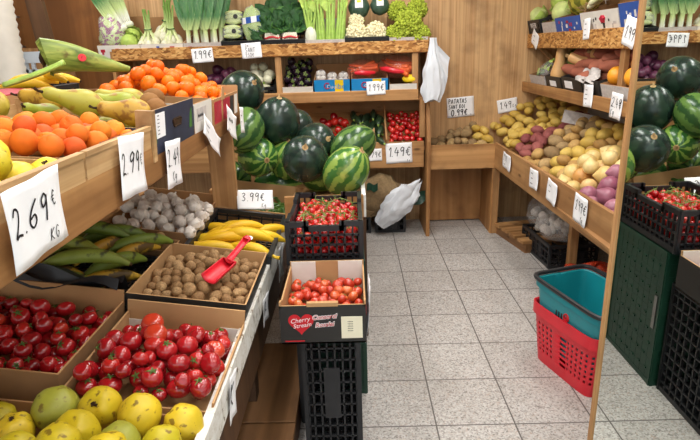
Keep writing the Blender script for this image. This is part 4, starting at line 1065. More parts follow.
for i in range(7):
    random.seed(70 + i)
    t = thing('lying_spring_onion', 'spring onion lying on a white printed carton, its roots to the left', 'spring onion', FR1(ry(584 + 2.0 * (i % 3), 16)) @ T(0, .06 + .05 * (i // 2), .155 + .018 * (i % 3) + .012 * (i // 2)) @ R('Z', U(-3, 16)) @ R('Y', 78 + U(-6, 6)), 'spring onions lying on the top right shelf')
    MB().tube([(0, 0, -.02), (0, 0, 0), (0, 0, .03), (0, 0, .12), (0, 0, .3)], [.006, .018, .02, .012, .011], 9).build('bulb', 'scallion', t)
    mb = MB()
    for j in range(14): mb.tube([(0, 0, -.015), (U(-.02, .02), U(-.02, .02), U(-.05, -.03)), (U(-.045, .045), U(-.045, .045), U(-.09, -.05))], [.003, .0022, .001], 4)
    mb.build('roots', 'ginger', t)
    for j in range(3):
        mb = MB(); leaf(mb, (0, 0, .28), ((j - 1) * .2, .1 * (j - 1), 1), (0, 1, .2), .3, .014, .1, .1, 2, 5); mb.build('leaf', 'leek', t)

def ry2(x, y): return atx(x, y, 1.48).y
# --- middle tier
def mb2(x0, x1, yy, label, outer, inner='card_d', h=.1, hb=.12, **k):
    y0, y1 = min(4.835, ry2(x0, yy)) - .003, ry2(x1, yy) + .003
    return carton('vegetable_box', label, FR2(y0) @ T(0, .002, 0), y0 - y1, .36, h, outer, inner, hb=hb, **k), y0, y1
o, y0, y1 = mb2(531, 546, 74, 'pale carton of boxed greens at the far end of the middle right shelf', 'card_grey', h=.09)
t = thing('greens_tray', 'clear tray of green salad leaves at the far end of the middle right shelf', 'vegetable pack', FR2((y0 + y1) / 2) @ T(0, .09, .105) @ R('X', 35))
random.seed(4)
for j in range(16):
    mb = MB(); leaf(mb, (U(-.08, .08), U(-.05, .05), U(0, .02)), (U(-1, 1), U(-1, 1), .4), (0, 0, 1), .07, .025, .4, .4, 3, 4, seed=j); mb.build('leaf', 'leaf_l' if j % 2 else 'leaf', t)
MB().blob(1, lambda d, th, ph: 1 / max(abs(d.x), abs(d.y), abs(d.z)) ** .6, 20, 12, (.095, .07, .04)).build('clear_lid', 'film', t)
y0, y1 = ry2(547, 78) - .003, ry2(562, 80) + .003
o, ya, yb = mb2(546.5, 562, 79, 'black carton with a white label holding butternut squashes', 'card_black', 'card_black', h=.1)
MB().box(((ya - yb) * .5, -.001, .05), ((ya - yb) * .4, .002, .04)).build('paper_label', 'paper', o, smooth=False)
for i, (xx, yy, d, w, rx, rz) in enumerate(((551, 70, .1, .15, -20, 8), (567, 68, .17, .155, 60, -50), (580, 62, .24, .17, 62, -50))):
    BUT[0].put(FR2(ry2(xx, yy)) @ T(0, d, w) @ R('Z', rz) @ R('X', rx), ['upright butternut squash at the front of the black carton', 'butternut squash lying behind the upright one', 'butternut squash lying farthest back against the wall'][i], 'squash')
o = melon_put('melon_m', FR2(ry2(551, 66)) @ Vector((0, .26, .14)), (0, 1, .2), .1, 'small green melon behind the upright butternut squash', elong=1.1)
for i, (x0, x1) in enumerate(((563, 583), (584, 601))):
    o, ya, yb = mb2(x0, x1, 84, ['black carton with a white label under the first sweet potatoes', 'black carton of sweet potatoes under a crumpled grey sheet'][i], 'card_black', 'card_black', h=.11)
    MB().box(((ya - yb) * .35, -.001, .06), ((ya - yb) * .4, .002, .05)).build('paper_label', 'paper', o, smooth=False)
random.seed(77)
ys0, ys1 = ry2(563, 84), ry2(640, 84)
for i in range(34):
    yy = ys0 + (ys1 - ys0) * ((i + .5) / 34); d = .1 + .26 * ((i * 7) % 5) / 5; wz = .10 + .045 * ((i * 7) % 5) + U(0, .02)
    if yy < ry2(603, 88) and d < .17: continue
    random.choice(SWE).put(FR2(yy) @ T(0, d, wz) @ R('Z', U(-70, -20)) @ R('X', 75 + U(-12, 12)) @ S(1.15, 1.15, 1.1), 'sweet potato heaped in cartons on the middle right shelf', 'sweet potato', 'sweet potatoes on the middle right shelf')
random.seed(3)
ya = ry2(588, 78)
props(MB().grid(lambda u, v: ((u - .5) * .26, (v - .5) * .16, .014 * math.sin(u * 11 + v * 5) + .012 * math.sin(v * 13)), 10, 8).build('paper_sheet', 'card_grey', X=FR2(ya) @ T(0, .06, .14) @ R('X', 30)), 'crumpled grey paper sheet on the sweet potato cartons', 'paper')
o, ya, yb = mb2(602, 650, 92, 'grey carton of large oranges at the near end of the middle right shelf', 'card_grey', 'card', h=.1)
for i, (xx, yy, d, w) in enumerate(((607, 88, .08, .125), (617, 80, .17, .17), (624, 90, .08, .13), (634, 80, .18, .17))):
    GRA[0].put(FR2(ry2(xx, yy)) @ T(0, d, w) @ rot_any() @ S(.055, .055, .055), ['large orange at the front left of the grey carton', 'large orange at the back of the grey carton', 'large orange at the front of the grey carton beside the divider post', 'large orange behind the wooden mirror edge'][i], 'orange')

# ================================================================ UNDER THE RIGHT BIN
pal = thing('pallet', 'small wooden pallet on the floor in the corner under the bin', 'pallet', T(1.42, 4.2, 0) @ R('Z', 12))
for i in range(3): MB().box((-.16 + .16 * i, 0, .035), (.06, .5, .07)).build('bearer', 'kick', pal, smooth=False)
for i in range(4): MB().box((0, -.2 + .133 * i, .083), (.42, .09, .022)).build('slat', 'pine_x', pal, smooth=False)
crate('black crate on the floor under the clear bags', T(1.36, 3.61, 0) @ R('Z', 4), .34, .5, .17, nx=5, ny=7, rows=3, solid=True)
for i, (x, y, z, rx, ry_, h, s) in enumerate(((1.52, 4.15, .095, .15, .17, .3, 3), (1.47, 3.78, .18, .14, .18, .2, 5))):
    random.seed(i)
    o = sack('clear_bag', T(x, y, z) @ R('Z', 20), rx, ry_, h, 'bagclear', ['milky plastic bag of garlic standing on the pallet', 'milky plastic bag of garlic lying on the black crate'][i], s, i == 0, 'bag')
    for j in range(16): link('garlic_bulb', GAR[0].mesh, o, T(U(-.09, .09), U(-.1, .1), .05 + .035 * (j % 4)) @ rot_any() @ S(.035, .035, .035))
t = thing('onion_net', 'orange net sack of onions on the floor behind the shopping baskets', 'sack', T(1.45, 3.08, 0))
random.seed(8)
for j in range(14): link('onion', ONR[0].mesh, t, T((j % 3 - 1) * .085 + U(-.01, .01), (j // 3 % 3 - 1) * .095, .05 + .075 * (j // 9)) @ rot_any() @ S(.045, .045, .045))
n = NT('orange_net'); n.bump(n.noise(90, 2), .5); w_ = n.n('ShaderNodeTexVoronoi', Scale=90.0); w_.feature = 'DISTANCE_TO_EDGE'; n.l(n.obj(), w_.inputs['Vector'])
n.l(n.ramp(w_.outputs['Distance'], [(.09, (1, 1, 1, 1)), (.13, (.25, .25, .25, 1))]), n.b.inputs['Alpha'])
b_ = n.b; b_.inputs['Base Color'].default_value = C(226, 70, 30); b_.inputs['Roughness'].default_value = .5; M['net'] = n.m
nb = sack('net_bag', None, .2, .22, .24, 'net', None, 6, True, None); nb.parent = t

# ================================================================ SHOPPING BASKETS
def tub(lx, ly, h, taper, holes, r=.05, rim=.012):
    """a tub whose walls are pierced by rows of square holes"""
    nu, nv = 224, 44
    def per(u, a, b):
        # superellipse-like rounded rectangle
        q = u * 2 * PI; c, s = math.cos(q), math.sin(q); p = .24
        return (a * math.copysign(abs(c) ** p, c), b * math.copysign(abs(s) ** p, s))
    # even arc-length samples
    dense = [per(i / 4000, lx / 2, ly / 2) for i in range(4001)]
    L = [0]
    for i in range(4000): L.append(L[-1] + math.dist(dense[i], dense[i + 1]))
    us = []; j = 0
    for i in range(nu):
        while L[j] < L[-1] * i / nu: j += 1
        us.append(dense[j])
    vs = []
    for k in range(nv + 1):
        t = k / nv; sc = taper + (1 - taper) * t
        vs += [(x * sc, y * sc, h * t) for x, y in us]
    fs = []
    for k in range(nv):
        for i in range(nu):
            if holes and holes[0] < k / nv < holes[1] and k % 4 in (1, 2) and i % 5 in (1, 2): continue
            fs.append((k * nu + i, k * nu + (i + 1) % nu, (k + 1) * nu + (i + 1) % nu, (k + 1) * nu + i))
    fs.append(tuple(range(nu))[::-1])
    mb = MB(); mb.add(vs, fs); top = [(x, y, h) for x, y in us]
    return mb, top
def ring(top, dz, out, hh, tk):
    mb = MB(); n = len(top)
    vs = []
    for x, y, z in top:
        k = 1 + out / math.hypot(x, y)
        for ox, oz in ((0, 0), (tk, 0), (tk, hh), (0, hh)):
            q = k + ox / math.hypot(x, y); vs.append((x * q, y * q, z + dz + oz))
    fs = [(4 * i + a, 4 * i + (a + 1) % 4, 4 * ((i + 1) % n) + (a + 1) % 4, 4 * ((i + 1) % n) + a) for i in range(n) for a in range(4)]
    return mb.add(vs, fs)
BX = T(1.085, 2.335, 0) @ R('Z', -72)     # local x along the aisle side, towards the camera
t = thing('shopping_basket', 'red plastic shopping basket on the floor, holding the teal one', 'shopping basket', BX)
mb, top = tub(.45, .31, .31, .86, (.2, .74))
o = mb.build('basket_body', 'red_pl', t); so = o.modifiers.new('wall', 'SOLIDIFY'); so.thickness = .004
ring(top, -.055, .001, .058, .007).build('rim', 'red_pl', t)
t = thing('shopping_basket', 'teal plastic shopping basket with a black folded handle, nested in the red one', 'shopping basket', BX @ T(0, .0, .105) @ R('Y', 2.5) @ R('X', 0))
mb, top = tub(.455, .315, .32, .80, None)
keep = MB()
o = mb.build('basket_body', 'teal_pl', t); so = o.modifiers.new('wall', 'SOLIDIFY'); so.thickness = .004
ring(top, -.03, .001, .03, .007).build('rim', 'teal_pl', t)
hd = []
for i, (x, y, z) in enumerate(top): hd.append((x * 1.045, y * 1.06, z + .012))
MB().tube(hd + hd[:1], .011, 8, cap=False).build('handle', 'bp', t)
mb = MB()
for i in range(4): MB().box((-.05 + .018 * i, -.1475, .2), (.008, .004, .06)).build('wall_slot', 'bp', t, smooth=False)
for i in range(3): MB().box((-.04 + .03 * i, .15, .2), (.012, .006, .07)).build('wall_slot', 'bp', t, smooth=False)
mb = MB().tube([(.02 + .016 * math.cos(q), -.1505, .225 + .018 * math.sin(q)) for q in np.linspace(0, 6.28, 16)], .004, 5)
mb.tube([(.02 + .007 * math.cos(q), -.1505, .222 + .008 * math.sin(q)) for q in np.linspace(0, 6.28, 10)], .003, 5)
mb.build('emblem', 'red_ink', t)

# ================================================================ MIRROR
mr = thing('wall_mirror', 'tall mirror with a pine edge strip covering the near right pier', 'mirror', T(MX, MY, 0) @ R('Y', -MLEAN))
MB().box((.004, -.62, 1.3), (.008, 1.24, 2.6)).build('glass', 'mirror', mr, smooth=False)
MB().box((.014, -.62, 1.3), (.01, 1.24, 2.6)).build('backing', 'dark_wood', mr, smooth=False)
MB().box((.002, .006, 1.3), (.015, .014, 2.6)).build('edge_strip', 'pine_z', mr, smooth=False)
# ================================================================ LEFT FRUIT STAND, LOWER TIER
XL = -.38
AL = math.radians(8); AU = math.radians(4)
# stand frames: local x points to the aisle (downhill), y away from the camera, z off the board
FLO = frame((XL, 0, .582), (math.cos(AL), 0, -math.sin(AL)), (0, 1, 0), (math.sin(AL), 0, math.cos(AL)))
FUP = frame((-.6, 0, 1.228), (math.cos(AU), 0, -math.sin(AU)), (0, 1, 0), (math.sin(AU), 0, math.cos(AU)))
st = thing('fruit_stand', 'low sloping fruit stand with a chipped white front board along the aisle', 'display stand', T(XL, 1.8, 0))
ST = T(-XL, -1.8, 0)
def sp(mb, name, mat, bev=.003): return mb.build(name, mat, st, ST, smooth=False, bevel=bev)
sp(MB().box((XL - .012, 1.98, .597), (.026, 2.76, .098)), 'front_board', 'white_board')
sp(MB().box((XL - .035, 1.98, .44), (.02, 2.76, .22)), 'apron', 'dark_wood')
sp(MB().box((-.55, 1.98, -.012), (1.05, 2.76, .02), 0, FLO), 'shelf_board', 'ply_y')
for yy, z0 in ((.75, .13), (2.0, .13), (3.2, 0)): sp(MB().box((XL - .09, yy, (.44 + z0) / 2), (.07, .07, .44 - z0)), 'leg', 'dark_wood')
bn = thing('low_bench', 'low bench of worn brown planks under the fruit stand', 'bench', T(-.6, 1.9, 0))
for i in range(3): MB().box((0, -1.0 + .62 * i, .115), (.68, .61, .03)).build('plank', 'kick', bn, smooth=False, bevel=.003)
MB().box((.33, -.38, .05), (.02, 1.84, .1)).build('front_board', 'dark_wood', bn, smooth=False)

def LB(u, v): return FLO @ T(-u, v, 0)       # box whose right rim stands u from the white board
def lbox(name, label, u0, u1, v0, v1, h, outer='card', inner='card_in', **k):
    return carton(name, label, FLO @ T(-u1, v0, 0), u1 - u0, v1 - v0, h, outer, inner, **k)
random.seed(101)
o = lbox('tomato_box', 'cardboard box of ripe tomatoes beside the white front board', .015, .405, 1.22, 1.66, .05, hb=.125, hl=.085, hr=.075, flaps=.085)
tw = .39
P = heap((-.40, -.022, 1.228, 1.645), .027, lambda u, v: .125 - .065 * ss(1.47, 1.64, v) + .02 * math.sin((u + .4) / .38 * PI), rj=.26, layers=3.6, nmax=190)
heap_put(TOM, P, FLO, 'ripe tomato in the cardboard box beside the white front board', 'tomato', 'tomatoes in the box by the white board', [3, 2, 3, 2, 3, 2], rotf=lambda: R('Z', U(0, 360)) @ R('X', U(0, 75)) @ R('Z', U(0, 360)))
mb = MB()
t = thing('price_sticker', 'green and white sticker scrap on a tomato at the board side', 'sticker', FLO @ T(-.05, 1.45, .17)) if False else None
for i, (u, v) in enumerate(((-.24, 1.44), (-.27, 1.5))):
    TOML[0].put(FLO @ T(u, v, .135) @ R('X', 20) @ S(.034, .034, .032), ['orange red tomato on top of the heap in the box by the white board', 'second orange red tomato on top, behind and left of the first'][i], 'tomato')
random.seed(102)
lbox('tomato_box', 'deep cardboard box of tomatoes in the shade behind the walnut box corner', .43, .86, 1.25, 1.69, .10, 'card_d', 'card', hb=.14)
P = heap((-.85, -.44, 1.26, 1.68), .026, lambda u, v: .065 + .03 * math.sin((u + .85) / .41 * PI) + .05 * (v - 1.26), rj=.22, layers=3.4, nmax=150)
heap_put(TOM, P, FLO, 'ripe tomato in the shaded cardboard box on the left', 'tomato', 'tomatoes in the shaded box', rotf=lambda: R('Z', U(0, 360)) @ R('X', U(0, 75)) @ R('Z', U(0, 360)))
random.seed(103)
lbox('quince_box', 'grey edged cardboard box of quinces at the near end of the low stand', .02, .82, .78, 1.205, .06, 'card_grey', 'card', hb=.045)
P = heap((-.81, -.03, .78, 1.205), .05, lambda u, v: .135 + .03 * math.sin(-u * 7), rj=.12, layers=2.6, nmax=60)
for u, v, w, r in P:
    random.choices(QUI[:4], [3, 3, 3, 2])[0].put(FLO @ T(u, v, w) @ rot_any() @ S(r, r, r), 'lumpy yellow quince in the box at the near end of the low stand', 'quince', 'quinces on the low stand')
random.seed(104)
lbox('walnut_box', 'shallow brown box of walnuts with black printed sides and a red scoop', .02, .43, 1.70, 2.20, .125, 'card_black', 'card_in', hb=.125)
P = heap((-.42, -.03, 1.71, 2.185), .0212, lambda u, v: .095 + .06 * math.sin((u + .42) / .39 * PI) * math.sin((v - 1.6) / .7 * PI), rj=.1, layers=2.4, nmax=290)
heap_put(WAL, P, FLO, 'walnut heaped in the shallow box with the red scoop', 'walnut', 'walnuts in the shallow box')
# the red scoop
t = thing('scoop', 'red plastic scoop stuck in the walnuts', 'scoop', FLO @ T(-.15, 1.855, .175) @ R('Z', -28) @ R('X', 17))
mb = MB()
def sc(u, v):
    a = PI * (u - .5) * 1.05; L = -.055 + .115 * v; w = .034 * (1 - .12 * v)
    return (w * math.sin(a), L, -.026 * math.cos(a) + .006)
mb.grid(sc, 14, 6); mb.add([sc(i / 14, 1) for i in range(15)], [tuple(range(15))])
o = mb.build('bowl', 'red_pl', t); so = o.modifiers.new('wall', 'SOLIDIFY'); so.thickness = .003
mb = MB()
mb.grid(lambda u, v: ((.015 - .004 * math.sin(v * PI)) * math.sin(PI * (u - .5)), .055 + .12 * v, .008 - .011 * math.cos(PI * (u - .5)) + .03 * v), 8, 8)
mb.tube([(0, .17, .03), (0, .18, .034)], [.014, .01], 10)
o = mb.build('handle', 'red_pl', t); so = o.modifiers.new('wall', 'SOLIDIFY'); so.thickness = .003
random.seed(105)
crate('black plastic crate of bananas on the low stand', FLO @ T(-.385, 2.23, 0), .37, .60, .10, nx=6, ny=9, rows=3)
for i, (u, v, w, rz, tx) in enumerate(((-.30, 2.30, .115, 12, 0), (-.14, 2.31, .12, -14, 0), (-.26, 2.40, .13, 22, 20), (-.16, 2.43, .145, 8, -10), (-.30, 2.46, .12, 30, 10), (-.10, 2.47, .125, 18, 0), (-.22, 2.52, .15, 26, 0), (-.08, 2.58, .12, 32, 0), (-.3, 2.56, .10, 12, 0))):
    BAN[i % 2].put(FLO @ T(u * .85 - .0, v, w - .022) @ R('Z', rz) @ R('X', tx) @ R('Y', U(-6, 6)) @ R('Z', 180 * (i in (1, 5))) @ S(1.08, 1.08, 1.08), 'yellow banana in the black crate behind the walnut box', 'banana', 'bananas in the black crate')
for i in range(8):
    BAN[i % 2].put(FLO @ T(-.32 + .09 * (i % 3), 2.3 + .06 * i, .055) @ R('Z', U(-20, 20)), 'yellow banana in the black crate behind the walnut box', 'banana', 'bananas in the black crate')
props(MB().tube([(0, 0, 0), (0, 0, .0012)], .011, 14).build('round_sticker', 'paper', X=FLO @ T(-.11, 2.285, .152) @ R('X', 38)), 'small round white fruit sticker on the front banana', 'sticker')
random.seed(106)
lbox('pepper_box', 'brown cardboard box of small green chillies under the 3.99 card', .005, .42, 2.86, 3.33, .10, 'card', 'card_in', hb=.135)
P = heap((-.41, -.015, 2.87, 3.32), .024, lambda u, v: .085 + .02 * math.sin(u * 20), layers=2.2, nmax=220)
for u, v, w, r in P: GPE[0].put(FLO @ T(u, v, w) @ flat() @ S(.95, .95, .95), 'small green chilli in the cardboard box under the 3.99 card', 'chilli pepper', 'green chillies in the cardboard box')
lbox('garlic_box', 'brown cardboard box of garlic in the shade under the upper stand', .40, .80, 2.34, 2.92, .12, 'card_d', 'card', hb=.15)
P = heap((-.79, -.41, 2.35, 2.91), .033, lambda u, v: .13 + .06 * math.sin((v - 2.35) / .57 * PI), layers=2.8, nmax=90)
heap_put(GAR, P, FLO, 'garlic bulb in the cardboard box under the upper stand', 'garlic', 'garlic bulbs in the box')
for i in range(6):
    GAR[0].put(FLO @ T(-.392 + U(-.006, .006), 2.36 + .06 * i, .12 + .02 * (i % 2)) @ rot_any() @ S(.031, .031, .031), 'garlic bulb spilling over by the banana crate', 'garlic', 'garlic bulbs by the banana crate')
random.seed(107)
crate('black plastic crate of plantains in the shade on the low stand', FLO @ T(-.88, 1.72, 0), .42, .44, .07, nx=6, ny=6, rows=2)
for i, (u, v, w, rz, kind) in enumerate(((-.62, 1.83, .17, 20, 0), (-.72, 1.90, .19, -8, 0), (-.55, 1.93, .12, 55, 1), (-.62, 2.0, .15, 70, 2), (-.52, 2.03, .13, 60, 2), (-.70, 2.04, .2, 12, 0), (-.62, 2.1, .17, 22, 1), (-.52, 2.08, .15, 45, 0), (-.75, 1.8, .12, 10, 2), (-.68, 1.78, .1, 0, 0), (-.55, 1.84, .09, 40, 2), (-.72, 2.12, .12, 30, 1))):
    p = [PLA[0], PLA[1], PLB[0]][kind]
    p.put(FLO @ T(u, v, w + .02) @ R('Z', rz) @ R('X', U(-15, 15)), 'black spotted yellow plantain in the shaded crate' if kind == 2 else 'green plantain heaped in the shaded black crate', 'plantain', 'spotted plantains' if kind == 2 else 'green plantains')
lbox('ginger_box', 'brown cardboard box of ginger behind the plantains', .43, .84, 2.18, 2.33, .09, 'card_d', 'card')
for u, v, w, r in heap((-.83, -.44, 2.185, 2.325), .04, lambda u, v: .14, layers=2.4, nmax=40):
    GIN[0].put(FLO @ T(u, v, w) @ flat(), 'knobbly ginger root in the box behind the plantains', 'ginger', 'ginger roots')
props(MB().grid(lambda u, v: (-.1 - .5 * u, 1.66 + .10 * v, .16 + .025 * math.sin(9 * u + 4 * v) + .02 * math.sin(11 * v)), 12, 6).build('plastic_sheet', 'bp', X=FLO @ T(-.35, .02, -.02)), 'crumpled black plastic sheet over the rim of the shaded tomato box', 'plastic sheet')

# ================================================================ LEFT FRUIT STAND, UPPER TIER
us = thing('upper_stand', 'upper wooden fruit stand with a long pine front board above the low stand', 'display stand', T(-.6, 1.8, .6))
UST = T(.6, -1.8, -.6)
def upb(mb, name, mat, bev=.003): return mb.build(name, mat, us, UST, smooth=False, bevel=bev)
upb(MB().box((-.612, 1.6, 1.222), (.026, 2.68, .108)), 'front_board', 'pine_y')
upb(MB().box((-.45, 1.6, -.014), (.9, 2.66, .022), 0, FUP), 'shelf_board', 'ply_y')
upb(MB().box((-.705, 2.885, .93), (.135, .03, .60)), 'end_post', 'pine_z')
upb(MB().box((-1.35, 2.885, .96), (.09, .03, .66)), 'rear_post', 'pine_z')
upb(MB().box((-1.0, 2.92, 1.27), (.8, .02, .2), 0), 'end_board', 'pine_x')
def ubox(name, label, u0, u1, v0, v1, h, outer='card', inner='card_in', **k):
    return carton(name, label, FUP @ T(-u1, v0, 0), u1 - u0, v1 - v0, h, outer, inner, **k)
random.seed(111)
def wood_crate(label, u0, u1, v0, v1, h):
    t = thing('wooden_crate', label, 'crate', FUP @ T(-u1, v0, 0)); lx, ly = u1 - u0, v1 - v0
    MB().box((lx / 2, ly / 2, .004), (lx, ly, .006)).build('base', 'crate_wood', t, smooth=False)
    for a in (.006, lx - .006):
        MB().box((a, ly / 2, h * .5), (.008, ly, h * .92)).build('side_slat', 'crate_wood', t, smooth=False)
        MB().box((a, ly / 2, h + .003), (.016, ly, .012)).build('top_strip', 'crate_wood', t, smooth=False)
    for b in (.006, ly - .006): MB().box((lx / 2, b, h * .5), (lx - .016, .008, h * .8)).build('end_slat', 'crate_wood', t, smooth=False)
    for a in (.02, lx - .02):
        for b in (.02, ly - .02): MB().box((a, b, h / 2), (.024, .024, h)).build('corner_block', 'crate_wood', t, smooth=False)
    return t
t = wood_crate('pale wooden crate of yellow quinces on the upper stand', .0, .36, .72, 1.19, .10)
t = wood_crate('pale wooden crate of apricots on the upper stand next to the quince crate', .0, .42, 1.2, 1.61, .10)
mb = MB()
for i in range(9): write(mb, '-' * 3, 0, 0, .016, .0014, None, 0, T(.4135, .1 + .035 * i, .109) @ R('Z', 90))
mb.build('printed_text', 'ink', t)
P = heap((-.35, -.015, .73, 1.18), .042, lambda u, v: .145, rj=.12, layers=2.8, nmax=60)
for u, v, w, r in P: QUI[random.choice((4, 5, 4, 5, 0))].put(FUP @ T(u, v, w) @ rot_any() @ S(r, r * .95, r), 'smooth yellow quince in the pale wooden crate on the upper stand', 'quince', 'quinces on the upper stand')
P = heap((-.41, -.016, 1.21, 1.60), .029, lambda u, v: .125 + .045 * math.sin((u + .43) / .5 * PI) * max(0, 1 - 1.6 * (v - 1.18)), rj=.12, layers=2.8, nmax=120)
heap_put(APR, P, FUP, 'orange apricot in the pale wooden crate on the upper stand', 'apricot', 'apricots in the wooden crate')
random.seed(112)
o = ubox('pear_box', 'wooden box of pears with a navy printed side on the upper stand', .0, .66, 1.615, 2.07, .15, 'card_navy', 'crate_wood', hf=.10, hb=.12, hl=.10)
lx, ly = .66, .455
MB().box((lx - .02, .012, .075), (.05, .026, .152)).build('end_block', 'crate_wood', o, smooth=False)
pl_ = MB().box((lx + .0006, .08, .1), (.0012, .085, .075)).build('paper_label', 'paper', o, smooth=False)
mb = MB()
for i in range(6): write(mb, '---', -.03, .026 - .011 * i, .01, .0012, None, 0, T(lx + .001, .08, .1) @ frame((0, 0, 0), (0, 1, 0), (0, 0, 1), (1, 0, 0)))
mb.build('label_print', 'ink', pl_)
mb = MB(); mb.tube([(lx + .001, .20, .098), (lx + .001, .215, .102), (lx + .001, .282, .102), (lx + .001, .295, .098), (lx + .001, .282, .078), (lx + .001, .215, .078), (lx + .001, .20, .098)], .0035, 6); mb.prism([(.205, .08), (.29, .08), (.29, .10), (.205, .10)], lx, lx + .0016, 'x'); mb.build('hand_hole', 'tip', o, smooth=False)
for q in (.005, .39): MB().prism([(q, .05), (q + .035, .05), (q + .03, .12), (q + .012, .1)], lx, lx + .0014, 'x').build('green_print', 'green_ink', o, smooth=False)
def up_pear(u, v, w, rz, rx, kind, s, lab, grp=None):
    p = PEAR[0] if kind == 2 else PEA[kind]
    return p.put(FUP @ T(u, v, w - .03) @ R('Z', rz) @ R('X', rx) @ S(s, s, s), lab, 'pear', grp)
for u, v, w, rz, rx, k_, s, lab in ((-.30, 1.80, .18, -58, 72, 0, 1.25, 'large green pear lying across the middle of the pear box, neck to the right'),
    (-.13, 1.78, .155, -75, 82, 2, 1.15, 'russet pear with an amber cheek at the front of the pear box'),
    (-.56, 1.74, .17, -80, 80, 1, 1.2, 'green pear at the left end of the pear box beside the apricots'),
    (-.2, 1.88, .17, -70, 78, 1, 1.1, 'yellow green pear behind the russet pear'),
    (-.22, 1.98, .175, -66, 78, 0, 1.15, 'yellow pear at the back of the pear box'),
    (-.40, 1.78, .14, -20, 70, 0, 1.0, 'small green pear under the large lying pear'),
    (-.34, 1.72, .12, 30, 70, 1, 1.0, 'green pear tucked below the large lying pear at the apricot side'),
    (-.47, 1.92, .17, -95, 84, 2, 1.1, 'russet yellow pear behind the left green pear')):
    up_pear(u, v, w, rz, rx, k_, s, lab)
for u, v, w, r in heap((-.60, -.07, 1.68, 2.0), .042, lambda u, v: .095, layers=2.0, nmax=40):
    random.choice(PEA).put(FUP @ T(u, v, w - .005) @ R('Z', U(0, 360)) @ R('X', 84), 'pear in the lower layer of the navy sided box', 'pear', 'pears in the lower layer')
for i, (u, v, w) in enumerate(((-.11, 1.93, .15), (-.07, 1.87, .14), (-.13, 2.02, .16))):
    KIW[0].put(FUP @ T(u, v, w - .015) @ rot_any() @ S(.038, .038, .038), ['round russet brown fruit at the back of the pear box, left one', 'round russet brown fruit at the front rim of the navy side', 'round russet brown fruit in the far corner of the pear box'][i], 'fruit')
random.seed(113)
o = ubox('plum_box', 'white printed cardboard box of dark plums on the upper stand', .0, .42, 2.08, 2.345, .125, 'card_white', 'card')
MB().box((.4206, .1, .08), (.0012, .14, .05)).build('print', 'card_grey', o, smooth=False)
mb = MB(); write(mb, '----', -.07, -.02, .036, .004, None, 0, T(.4215, .11, .08) @ frame((0, 0, 0), (0, 1, 0), (0, 0, 1), (1, 0, 0))); mb.build('scrawl', 'ink', o)
heap_put(PLU, heap((-.41, -.012, 2.09, 2.335), .025, lambda u, v: .115 + .02 * math.sin(u * 12), layers=2.6, nmax=90), FUP, 'dark purple plum in the white printed box', 'plum', 'plums in the white box')
random.seed(114)
o = ubox('mandarin_box', 'cardboard box of mandarins with red printed panels at the far end of the upper stand', .0, .52, 2.36, 2.90, .115, 'card', 'card_in', hb=.14)
for a, b_, m_ in ((.03, .16, 'card_red'), (.2, .34, 'card_red'), (.35, .43, 'card_black'), (.45, .52, 'card_white')): MB().box((.5207, (a + b_) / 2, .055), (.0014, b_ - a, .095)).build('printed_panel', m_, o, smooth=False)
P = heap((-.51, -.012, 2.37, 2.89), .034, lambda u, v: .105 + .15 * math.sin(min(1, max(0, (-u - .0) / .62)) * PI) * (.5 + .5 * math.sin((v - 2.3) / .7 * PI)) , rj=.1, layers=2.7, nmax=240)
heap_put(MAN, P, FUP, 'orange mandarin heaped in the box at the far end of the upper stand', 'mandarin', 'mandarins in the heap')
MB().prism([(0, 0), (.07, 0), (.06, .05), (.02, .06)], 0, .004, 'x').build('torn_flap', 'card_in', o, T(.518, .16, .10), smooth=False)

# boxes behind on the upper stand and the big stalk on top
o = ubox('plain_box', 'brown cardboard box with a red lined flap behind the pears', .68, 1.0, 1.95, 2.35, .13, 'card', 'card_in')
MB().box((.25, .2, .132), (.14, .36, .004)).build('red_flap', 'card_red', o, smooth=False)
o = ubox('plain_box', 'brown cardboard box with a pink flap left of the green stalk', .72, 1.15, 1.45, 1.92, .12, 'card_d', 'card_in')
MB().box((.3, .30, .122), (.2, .2, .004)).build('red_flap', 'card_red', o, smooth=False)
MB().box((.39, .33, .138), (.05, .05, .03)).build('card_tab', 'card', o, smooth=False)
crate('black crate of aubergine like fruit under the green stalk', FUP @ T(-1.0, 2.38, .0), .18, .5, .12, nx=4, ny=7, rows=3)
t = thing('pedestal_table', 'dark side table carrying the boxes behind the upper stand', 'table', T(-1.75, 2.6, 0))
MB().box((0, 0, 1.28), (.5, 1.9, .03)).build('table_top', 'dark_wood', t, smooth=False)
for a in (-.2, .2):
    for b_ in (-.85, .85): MB().box((a, b_, .63), (.05, .05, 1.27)).build('leg', 'dark_wood', t, smooth=False)
p0, p1 = aty(43, 57, 2.45), aty(130, 69, 2.6)
d = (p1 - p0); L = d.length
t = thing('green_stalk', 'large tapering green stalk with a red round sticker lying on top of the fruit boxes', 'vegetable', frame(p0, d.normalized(), Vector((-d.y, d.x, 0)).normalized(), d.normalized().cross(Vector((-d.y, d.x, 0)).normalized())))
mb = MB()
def stk(u, v):
    a = u * 2 * PI; r = (.078 - .066 * v ** 1.1) * (1 + .06 * math.sin(3 * a + 1)) * (1 if v > .04 else .75 + 6 * v)
    return (L * v * (1 + .06 * math.sin(a) * (1 - v) ** 3) - .03 * math.sin(a) * (v < .05), r * .8 * math.cos(a), r * math.sin(a) + .025 * math.sin(PI * v) * (1 - v))
mb.grid(stk, 24, 24, 0, None, True); mb.add([stk(i / 24, 0) for i in range(24)], [tuple(range(24))]); mb.add([stk(i / 24, 1) for i in range(24)], [tuple(range(24))])
n = NT('green_stalk_skin'); v_ = n.noise(3, 4, n.mapped((2, 14, 14)), .6); c_ = n.ramp(v_, [(.3, C(74, 92, 36)), (.5, C(124, 142, 56)), (.68, C(164, 172, 84))])
